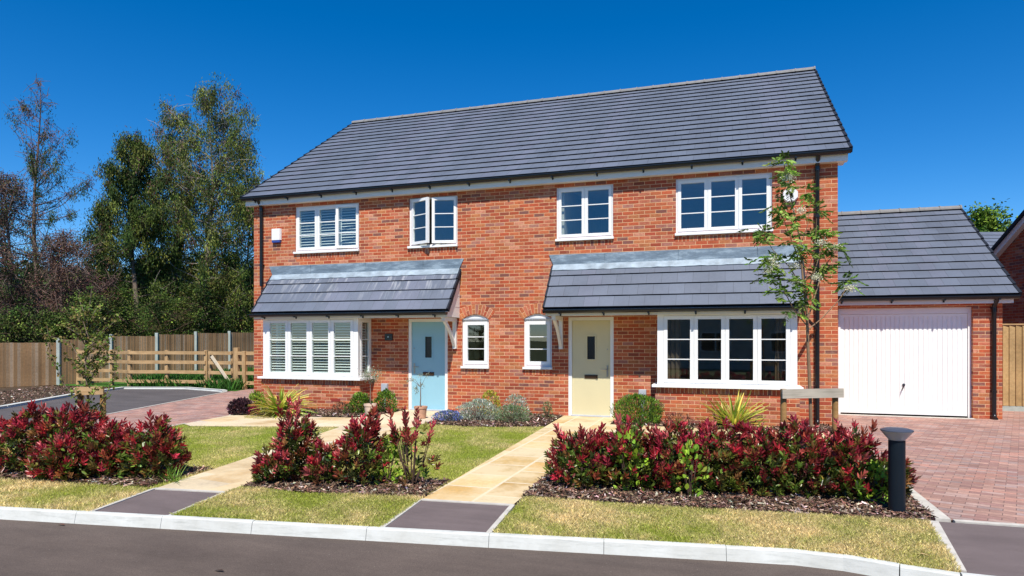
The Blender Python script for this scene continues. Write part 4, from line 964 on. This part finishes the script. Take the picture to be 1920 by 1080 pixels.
# potted standards
def potted(cx, cy, lab, crown, pm, tall, pr=.13, ph=.25):
    T = thing('potted_tree', lab, 'potted plant', (cx, cy, 0)); m = MB()
    m.lathe([(0,.005), (pr*.78,.005), (pr*.98,ph*.82), (pr*1.07,ph*.84), (pr*1.07,ph), (pr*.93,ph), (pr*.9,ph-.03), (0,ph-.03)], (cx, cy, .004), 28); o = m.build('pot', pm, T, smooth=False)
    m = MB(); pts = [(cx+rnd.uniform(-.012,.012), cy, ph-.03+(tall-ph)*k/5) for k in range(6)]; m.tube(pts, [.013, .012, .011, .010, .008, .006], 8); m.build('trunk', bark, T, smooth=True)
    lf = LF(); br = MB()
    for (dx, dy, dz, rad, n) in crown:
        n = n*2; br.tube([pts[-2], (cx+dx*.6, cy+dy*.6, tall+dz*.4), (cx+dx, cy+dy, tall+dz)], [.005, .003, .002], 5)
        P = np.array([cx+dx, cy+dy, tall+dz])+rng.normal(0, 1, (n, 3))*rad*.5; lf.add(P, rng.normal(0, 1, (n, 3)), .045, .011, pick([(.26,.30,.20), (.16,.20,.11), (.36,.40,.3)], n, .2), .1)
    br.build('branch', bark, T); lf.build('foliage', leaf_dull, T)
potted(-7.19, -1.30, 'round headed potted olive tree in a pale clay pot by the left bay', [(0,0,.1,.16,90), (-.12,0,.08,.12,60), (.14,0,.08,.12,60), (0,-.1,.12,.12,50), (.05,.1,.0,.1,40)], potpink, .78)
potted(-5.95, -1.42, 'thin sparse potted olive tree in a terracotta pot in front of the blue door', [(0,0,.12,.07,18), (-.2,0,.02,.05,14), (.16,0,.12,.05,10), (-.13,.03,-.16,.05,14), (.05,0,-.1,.04,10), (-.3,0,.0,.04,8), (-.1,0,-.25,.04,10)], terracotta, .78)

# ------------------------------------------------------------------ young trees with stakes
def stake(lab, Y, pxs, top, bar, base, bt):
    T = thing('tree_stake', lab, 'tree stake', c2w((sum(pxs)/2-960)/F*Y, Y, 0))
    for px in pxs:
        m = MB(); X = (px-960)/F*Y; m.tube([c2w(X, Y, -.05), c2w(X, Y, top)], .035, 10); m.build('post', post_m, T, smooth=True)
    a, b = bar; za = EZ+(637-bt)/F*Y; m = MB(); m.bar(c2w((a-960)/F*Y, Y-.05, za), c2w((b-960)/F*Y, Y-.05, za+.012), .03, .105); m.build('crossbar', base, T)
stake('pair of round stakes with a weathered crossbar in front of the right downpipe', 7.6, (1469, 1566), 1.05, (1463, 1577), grey_wood, 738)
stake('pair of round stakes with a brown crossbar holding the left young tree', 8.6, (151, 193), .93, (146, 199), rail_m, 733)

def polyline_tree(name, lab, Y, trunk, branches, leaf_fn, bmat, grp=None):
    """trunk: [(px,py,dY,r)], branches: lists of the same; each leaf_fn(point, dir) adds leaves"""
    T = thing(name, lab, 'tree', at(trunk[0][0], trunk[0][1], Y)[:2]+(0,), grp); lf = LF()
    def pts(l): return [Vector(at(p[0], p[1], Y+p[2])) for p in l]
    m = MB(); tp = pts(trunk); tp[0].z = -.02; m.tube(tp, [p[3] for p in trunk], 9); m.build('trunk', bmat, T, smooth=True)
    m = MB()
    for b in branches: m.tube(pts(b), [p[3] for p in b], 6)
    m.build('branch', bmat, T, smooth=True)
    leaf_fn(lf, T, tp, [pts(b) for b in branches]); lf.build('foliage', leaf_dull, T); return T
RG = [(.16,.29,.04), (.10,.19,.025), (.22,.36,.05), (.28,.40,.08), (.06,.11,.018)]
def pinnate(lf, p, d, L=.15):
    n = 13; t = np.linspace(.15, 1, n); d = np.array(d); s = np.cross(d, [0, 0, 1.0]); s = s/max(np.linalg.norm(s), 1e-6); P = np.array(p)+d*L*t[:, None]+np.array([0, 0, -1])*(L*.35*t**2)[:, None]
    sg = np.where(np.arange(n) % 2, 1, -1)[:, None]; Dr = d*.5+s*sg+np.array([0, 0, -.15]); Dr[-1] = d; lf.add(P, Dr, .055, .019, np.repeat(pick(RG, 1, .2), n, 0)*np.exp(rng.normal(0, .12, (n, 1))), .15, .1)
rowan_cl = [(1470,300,8),(1466,322,6),(1478,352,8),(1517,362,6),(1462,388,7),(1488,412,8),(1425,432,7),(1440,443,6),(1530,396,6),(1470,402,6),(1485,450,6),(1548,440,7),(1450,490,9),(1432,484,6),(1512,470,8),(1545,468,9),(1572,466,7),(1470,520,9),(1496,532,8),(1536,516,8),(1590,530,8),(1464,550,8),(1502,562,7),(1440,520,7),(1555,500,8),(1480,480,7),(1524,440,7),(1520,545,6),(1488,585,3)]
def rowan_leaves(lf, T, tp, bp):
    fl = LF()
    for (x, y, n) in rowan_cl:
        c = np.array(at(x, y, 7.6+rnd.uniform(-.18, .18)))
        for k in range(int(n*1.5)):
            d = unit(rng.normal(0, 1, (1, 3))*[1, 1, .55]+[0, 0, .1])[0]; pinnate(lf, c+rng.normal(0, .035, 3), d, .13)
    for (x, y) in ((1565,463),(1446,485),(1453,497),(1530,520),(1500,395),(1480,335),(1596,540),(1440,508),(1488,498),(1540,455),(1493,530)):
        c = np.array(at(x, y, 7.5)); n = 160; P = c+rng.normal(0, 1, (n, 3))*[.034, .034, .02]; fl.add(P, rng.normal(0, 1, (n, 3))+[0, 0, 1], .012, .012, vary((.72,.70,.52), n, .1), .1)
    fl.build('flower_heads', leaf_dull, T)
polyline_tree('rowan_tree', 'slender young rowan with white flower heads in front of the right downpipe', 7.6,
  [(1524,905,0,.022), (1519,740,0,.019), (1515,650,0,.017), (1513,585,0,.016), (1505,520,0,.012), (1500,450,0,.010), (1487,390,.0,.007), (1474,335,0,.005), (1469,295,0,.003)],
  [[(1514,600,0,.011), (1526,560,.05,.009), (1545,500,.1,.006), (1570,468,.15,.003)], [(1513,620,0,.009), (1540,598,0,.007), (1575,560,0,.005), (1592,532,0,.003)], [(1514,612,0,.008), (1488,580,-.05,.006), (1470,545,-.1,.005), (1450,495,-.1,.003)], [(1508,545,0,.008), (1480,500,.05,.006), (1450,470,.05,.004), (1427,432,.05,.002)],
   [(1510,560,0,.008), (1530,500,-.1,.006), (1548,440,-.1,.003)], [(1501,460,0,.006), (1515,420,.0,.004), (1520,365,0,.002)], [(1503,500,0,.006), (1480,440,-.1,.004), (1462,390,-.1,.002)], [(1507,530,0,.005), (1528,470,.1,.004), (1532,400,.1,.002)]], rowan_leaves, bark_smooth)
AG = [(.16,.23,.035), (.09,.15,.025), (.22,.27,.05), (.14,.11,.03), (.24,.19,.06)]
lbr = []
_r = random.Random(5)
for k in range(30):
    y0 = _r.uniform(575, 800); x0 = 165+_r.uniform(-4, 4); sgn = _r.choice((-1, 1)); ln = _r.uniform(18, 58)*(.5+.5*math.sin((y0-540)/270*3.1)); up = _r.uniform(15, 60)
    lbr.append([(x0, y0, 0, .006), (x0+sgn*ln*.5, y0-up*.6, _r.uniform(-.15, .15), .004), (x0+sgn*ln, y0-up, _r.uniform(-.3, .3), .0022)])
lbr += [[(165,790,0,.008), (195,750,-.1,.006), (215,700,-.1,.004), (222,650,-.1,.002)], [(165,780,0,.008), (120,720,0,.006), (95,665,0,.004), (88,610,.1,.002)], [(165,700,0,.006), (130,640,0,.004), (75,625,0,.002)]]
def apple_leaves(lf, T, tp, bp):
    for b in bp+[tp[2:]]:
        for p, q in zip(b, b[1:]):
            n = max(4, int((q-p).length*80)); t_ = rng.random(n)[:, None]; P = np.array(p)*(1-t_)+np.array(q)*t_+rng.normal(0, .022, (n, 3))
            lf.add(P, rng.normal(0, 1, (n, 3))+[0, 0, .4], .046, .027, pick(AG, n, .25), .2)
polyline_tree('young_tree', 'sparse staked young tree with pale green leaves behind the left red shrubs', 8.6,
  [(172,880,0,.020), (170,800,0,.018), (163,720,0,.014), (160,650,0,.011), (164,600,0,.008), (170,560,0,.005), (172,535,0,.003)], lbr, apple_leaves, bark)

# ------------------------------------------------------------------ background trees
def big_tree(name, lab, px, pyt, Y, prof, pal, ncl, per, mat_t, leaf=.16, sparse_top=.0, dead=None, trunk_r=.22, clump=.5, droop=.5, grp='tall conifers beyond the left fence', bare=0, up=.35, nbr=60, hang=None):
    """prof: [(fraction of height, radius)]"""
    bx, by, tz = at(px, pyt, Y); T = thing(name, lab, 'tree', (bx, by, 0), grp); lf = LF()
    fr = [p[0] for p in prof]; rad = [p[1] for p in prof]
    def cx(z): return bx + .25*math.sin(z*.5+px), by
    m = MB(); N = 10; m.tube([(cx(tz*k/N)[0], by, tz*k/N) for k in range(N+1)], [trunk_r*(1-.93*k/N) for k in range(N+1)], 8); m.build('trunk', mat_t, T, smooth=True)
    m = MB(); tips = []
    for k in range(nbr):
        f = fr[0]+(1-fr[0])*((k+.5)/nbr)**.9; f = min(.985, f+rng.normal(0, .01)); z = tz*f; L = np.interp(f, fr, rad)*rng.uniform(.6, 1.12); a = rng.uniform(0, 6.28); rise = rng.uniform(.3, 1.7)*up*L*(.4+f)
        p0 = Vector((cx(z)[0], by, z-.2*rise)); p2 = Vector((bx+math.cos(a)*L, by+math.sin(a)*L, z+rise*.6)); p1 = p0.lerp(p2, .5)+Vector((0, 0, -.10*L)); r0 = .034*(1.1-f)+.009
        m.tube([p0, p1, p2], [r0, r0*.65, r0*.25], 5); tips.append((p0, p1, p2, L, f))
        if bare:
            for j in range(bare):
                t_ = rng.uniform(.3, 1); q = p0.lerp(p2, t_); e_ = q+Vector((rng.normal(0, .5), rng.normal(0, .5), rng.normal(-.1, .45)))*(.5+.25*L); m.tube([q, q.lerp(e_, .5)+Vector((0, 0, .08)), e_], [.012, .009, .006], 4)
    m.build('branch', mat_t, T)
    for _ in range(ncl):
        p0, p1, p2, L, f = tips[rng.integers(len(tips))]; t_ = rng.random()**.7; q = np.array(p0.lerp(p2, t_))
        if rng.random() < sparse_top*max(0, (f-.45)/.5): continue
        if rng.random() < .35 and mn.noise(Vector((bx*.7+q[0]*.5, q[1]*.5, q[2]*.45))) < -.05: continue
        n = per; s_ = clump*(.6+.5*rng.random()); P = q+rng.normal(0, 1, (n, 3))*([s_*.30, s_*.30, s_*.52] if hang else [s_*.42, s_*.42, s_*.38])+[0, 0, -s_*.3]
        k = pick(pal, 1, .22)
        if dead is not None and rng.random() < dead[0]*(.3+f): k = pick(dead[1], 1, .2)
        lf.add(P, rng.normal(0, .42 if hang else .6, (n, 3))+[0, 0, -1.0 if hang else -droop], leaf*(1.7 if hang else 1)*rng.uniform(.6, 1.2, n), leaf*.42, np.repeat(k, n, 0)*np.exp(rng.normal(0, .25, (n, 1))), .15)
    lf.build('foliage', leaf_needle, T); return T
OL = [(.10,.13,.025), (.07,.10,.02), (.15,.17,.03), (.045,.07,.018), (.19,.20,.045)]
DK = [(.03,.06,.015), (.05,.085,.02), (.02,.04,.012), (.075,.11,.025)]
BRN = [(.13,.06,.05), (.085,.045,.04), (.18,.10,.07), (.05,.03,.028)]
bark_brown = plain('reddish_dead_bark', (.17,.115,.095), .9, .2, .25, 6, .5)
OL = [(.10,.14,.025), (.065,.10,.02), (.15,.18,.03), (.035,.06,.015), (.19,.20,.045)]
big_tree('conifer', 'thin topped reddish conifer with a bare spire, tallest at the far left', 70, 150, 33, [(.12,3.0), (.35,2.8), (.5,2.4), (.62,2.5), (.75,1.9), (.88,1.1), (1,.12)], DK+DK+[(.08,.12,.025)], 950, 38, bark_brown, .07, 1.0, (.34, BRN), bare=6, nbr=70, clump=.42, up=.85, hang=True, trunk_r=.15)
big_tree('conifer', 'tall olive green conifer with a ragged double top, next to the house roof', 392, 172, 38, [(.06,2.9), (.3,3.4), (.55,3.5), (.72,3.2), (.85,2.6), (.94,1.6), (1,.5)], OL, 2000, 46, bark_pale, .095, .62, (.12, BRN), bare=2, nbr=120, clump=.62, up=.75, hang=True, trunk_r=.16)
big_tree('conifer', 'second olive conifer just left of the tallest one by the roof', 335, 215, 40, [(.06,2.4), (.4,3.0), (.65,2.7), (.85,2.0), (1,.4)], OL, 1400, 46, bark_pale, .095, .5, (.1, BRN), bare=2, nbr=95, clump=.62, up=.7, hang=True, trunk_r=.14)
big_tree('conifer', 'broad shouldered olive conifer in the middle of the left trees', 252, 262, 36, [(.06,2.6), (.35,2.9), (.6,2.7), (.8,2.1), (.92,1.3), (1,.3)], OL+DK, 1800, 46, bark, .095, .1, (.06, BRN), nbr=105, clump=.58, up=.6, hang=True, trunk_r=.18)
big_tree('conifer', 'slim conifer right behind the house corner', 462, 262, 40, [(.06,1.8), (.5,2.1), (.75,1.7), (.9,1.1), (1,.2)], OL, 850, 44, bark_pale, .095, .5, (.1, BRN), bare=2, nbr=70, clump=.58, up=.8, hang=True, trunk_r=.1)
big_tree('conifer', 'low dark conifer between the bare spire tree and the broad one', 186, 385, 37, [(.05,2.2), (.5,2.0), (.85,1.0), (1,.3)], DK+OL, 800, 44, bark, .095, .1, (.15, BRN), nbr=70, clump=.58, up=.5, hang=True, trunk_r=.14)
big_tree('bare_tree', 'brown leafless tree tangled at the left edge', 12, 330, 29, [(.1,2.4), (.45,2.6), (.8,1.5), (1,.3)], BRN+DK+DK, 900, 36, bark_brown, .08, .3, (.5, BRN), bare=9, nbr=80, clump=.5, up=.9, grp='leafless trees on the left', trunk_r=.14)
big_tree('bare_tree', 'brown twiggy tree in front of the dark conifer, above the fence', 122, 440, 29.5, [(.1,2.0), (.5,2.2), (.8,1.3), (1,.2)], BRN+BRN+[(.14,.19,.03)], 700, 36, bark_brown, .08, .3, (.4, BRN), bare=10, nbr=70, clump=.5, up=.9, grp='leafless trees on the left', trunk_r=.10)
# understorey shrubs behind the fence
UG = [(.05,.09,.015), (.09,.14,.025), (.15,.20,.035), (.02,.035,.01), (.03,.055,.012), (.10,.08,.03)]
for px, top, Y, rr, lab in [(30, 580, 27, 1.5, 'dark green bush behind the fence at the far left'), (95, 590, 27.5, 1.3, 'yellowish bush behind the first concrete post'), (165, 555, 28.5, 1.5, 'light green bush above the fence behind the young tree'), (235, 545, 31, 1.6, 'mid green bush between two concrete posts'),
                            (300, 555, 34, 1.9, 'green bush behind the centre of the rail fence'), (365, 535, 36, 2.0, 'tall green bush left of the house corner'), (435, 480, 38, 2.2, 'tall arching green bush beside the house corner'), (475, 540, 40, 1.8, 'green bush partly hidden by the house corner')]:
    big_tree('bush', lab, px, top, Y, [(.0,rr*.9), (.4,rr), (.8,rr*.7), (1,.3)], UG, 330, 36, bark_dark, .10, 0, None, .06, .5, .1, 'bushes behind the left fence', nbr=55, bare=1)
# dark wood mass farther back
lf = LF(); n = 26000; X = rng.uniform(-46, -10, n); Yd = rng.uniform(43, 50, n); hh = 6.2+1.2*np.array([mn.noise(Vector((x*.35, 0, 0))) for x in X]); Z = rng.random(n)**.85*hh
P = np.array([c2w(a, b, c) for a, b, c in zip(X, Yd, Z)]); lf.add(P, rng.normal(0, 1, (n, 3)), .55, .3, pick(DK, n, .3), .15)
o = lf.build('far_wood', leaf_needle); o['kind'] = 'stuff'; o['label'] = 'dark mass of trees far behind the left fence'; o['category'] = 'woodland'
# right side trees
RT = [(.12,.20,.02), (.08,.15,.02), (.18,.27,.03), (.05,.10,.015)]
big_tree('broadleaf_tree', 'round green tree top above the distant roof', 1848, 392, 46, [(.5,2.2), (.75,2.3), (.92,1.5), (1,.6)], RT, 300, 30, bark, .26, 0, None, .2, .75, .0, 'trees beyond the garage', nbr=50)
big_tree('broadleaf_tree', 'green tree top at the right edge above the neighbour gable', 1925, 412, 48, [(.5,2.2), (.75,2.4), (.92,1.6), (1,.6)], RT, 300, 30, bark, .26, 0, None, .2, .75, .0, 'trees beyond the garage', nbr=50)

# litter on the road
for (px, py, lab, c) in ((412, 1070, 'dark dead leaf on the asphalt near the lower left', (.05,.03,.02)), (116, 984, 'brown dead leaf against the foot of the kerb', (.12,.05,.03)), (1728, 1068, 'tan dead leaf on the kerb by the driveway', (.50,.34,.15))):
    z = -.092; Y = (EZ-z)*F/(py-637); p = c2w((px-960)/F*Y, Y, z if px < 1000 else .02)
    m = MB(); x, y, zz_ = p; m.face([(x-.05,y,zz_), (x-.01,y-.02,zz_+.012), (x+.01,y+.012,zz_+.01)]); m.face([(x-.01,y-.02,zz_+.012), (x+.05,y-.01,zz_+.004), (x+.01,y+.012,zz_+.01)])
    tag(m.build('fallen_leaf', plain('dead_leaf', c, .8)), lab, 'leaf', 'dead leaves on road and kerb')
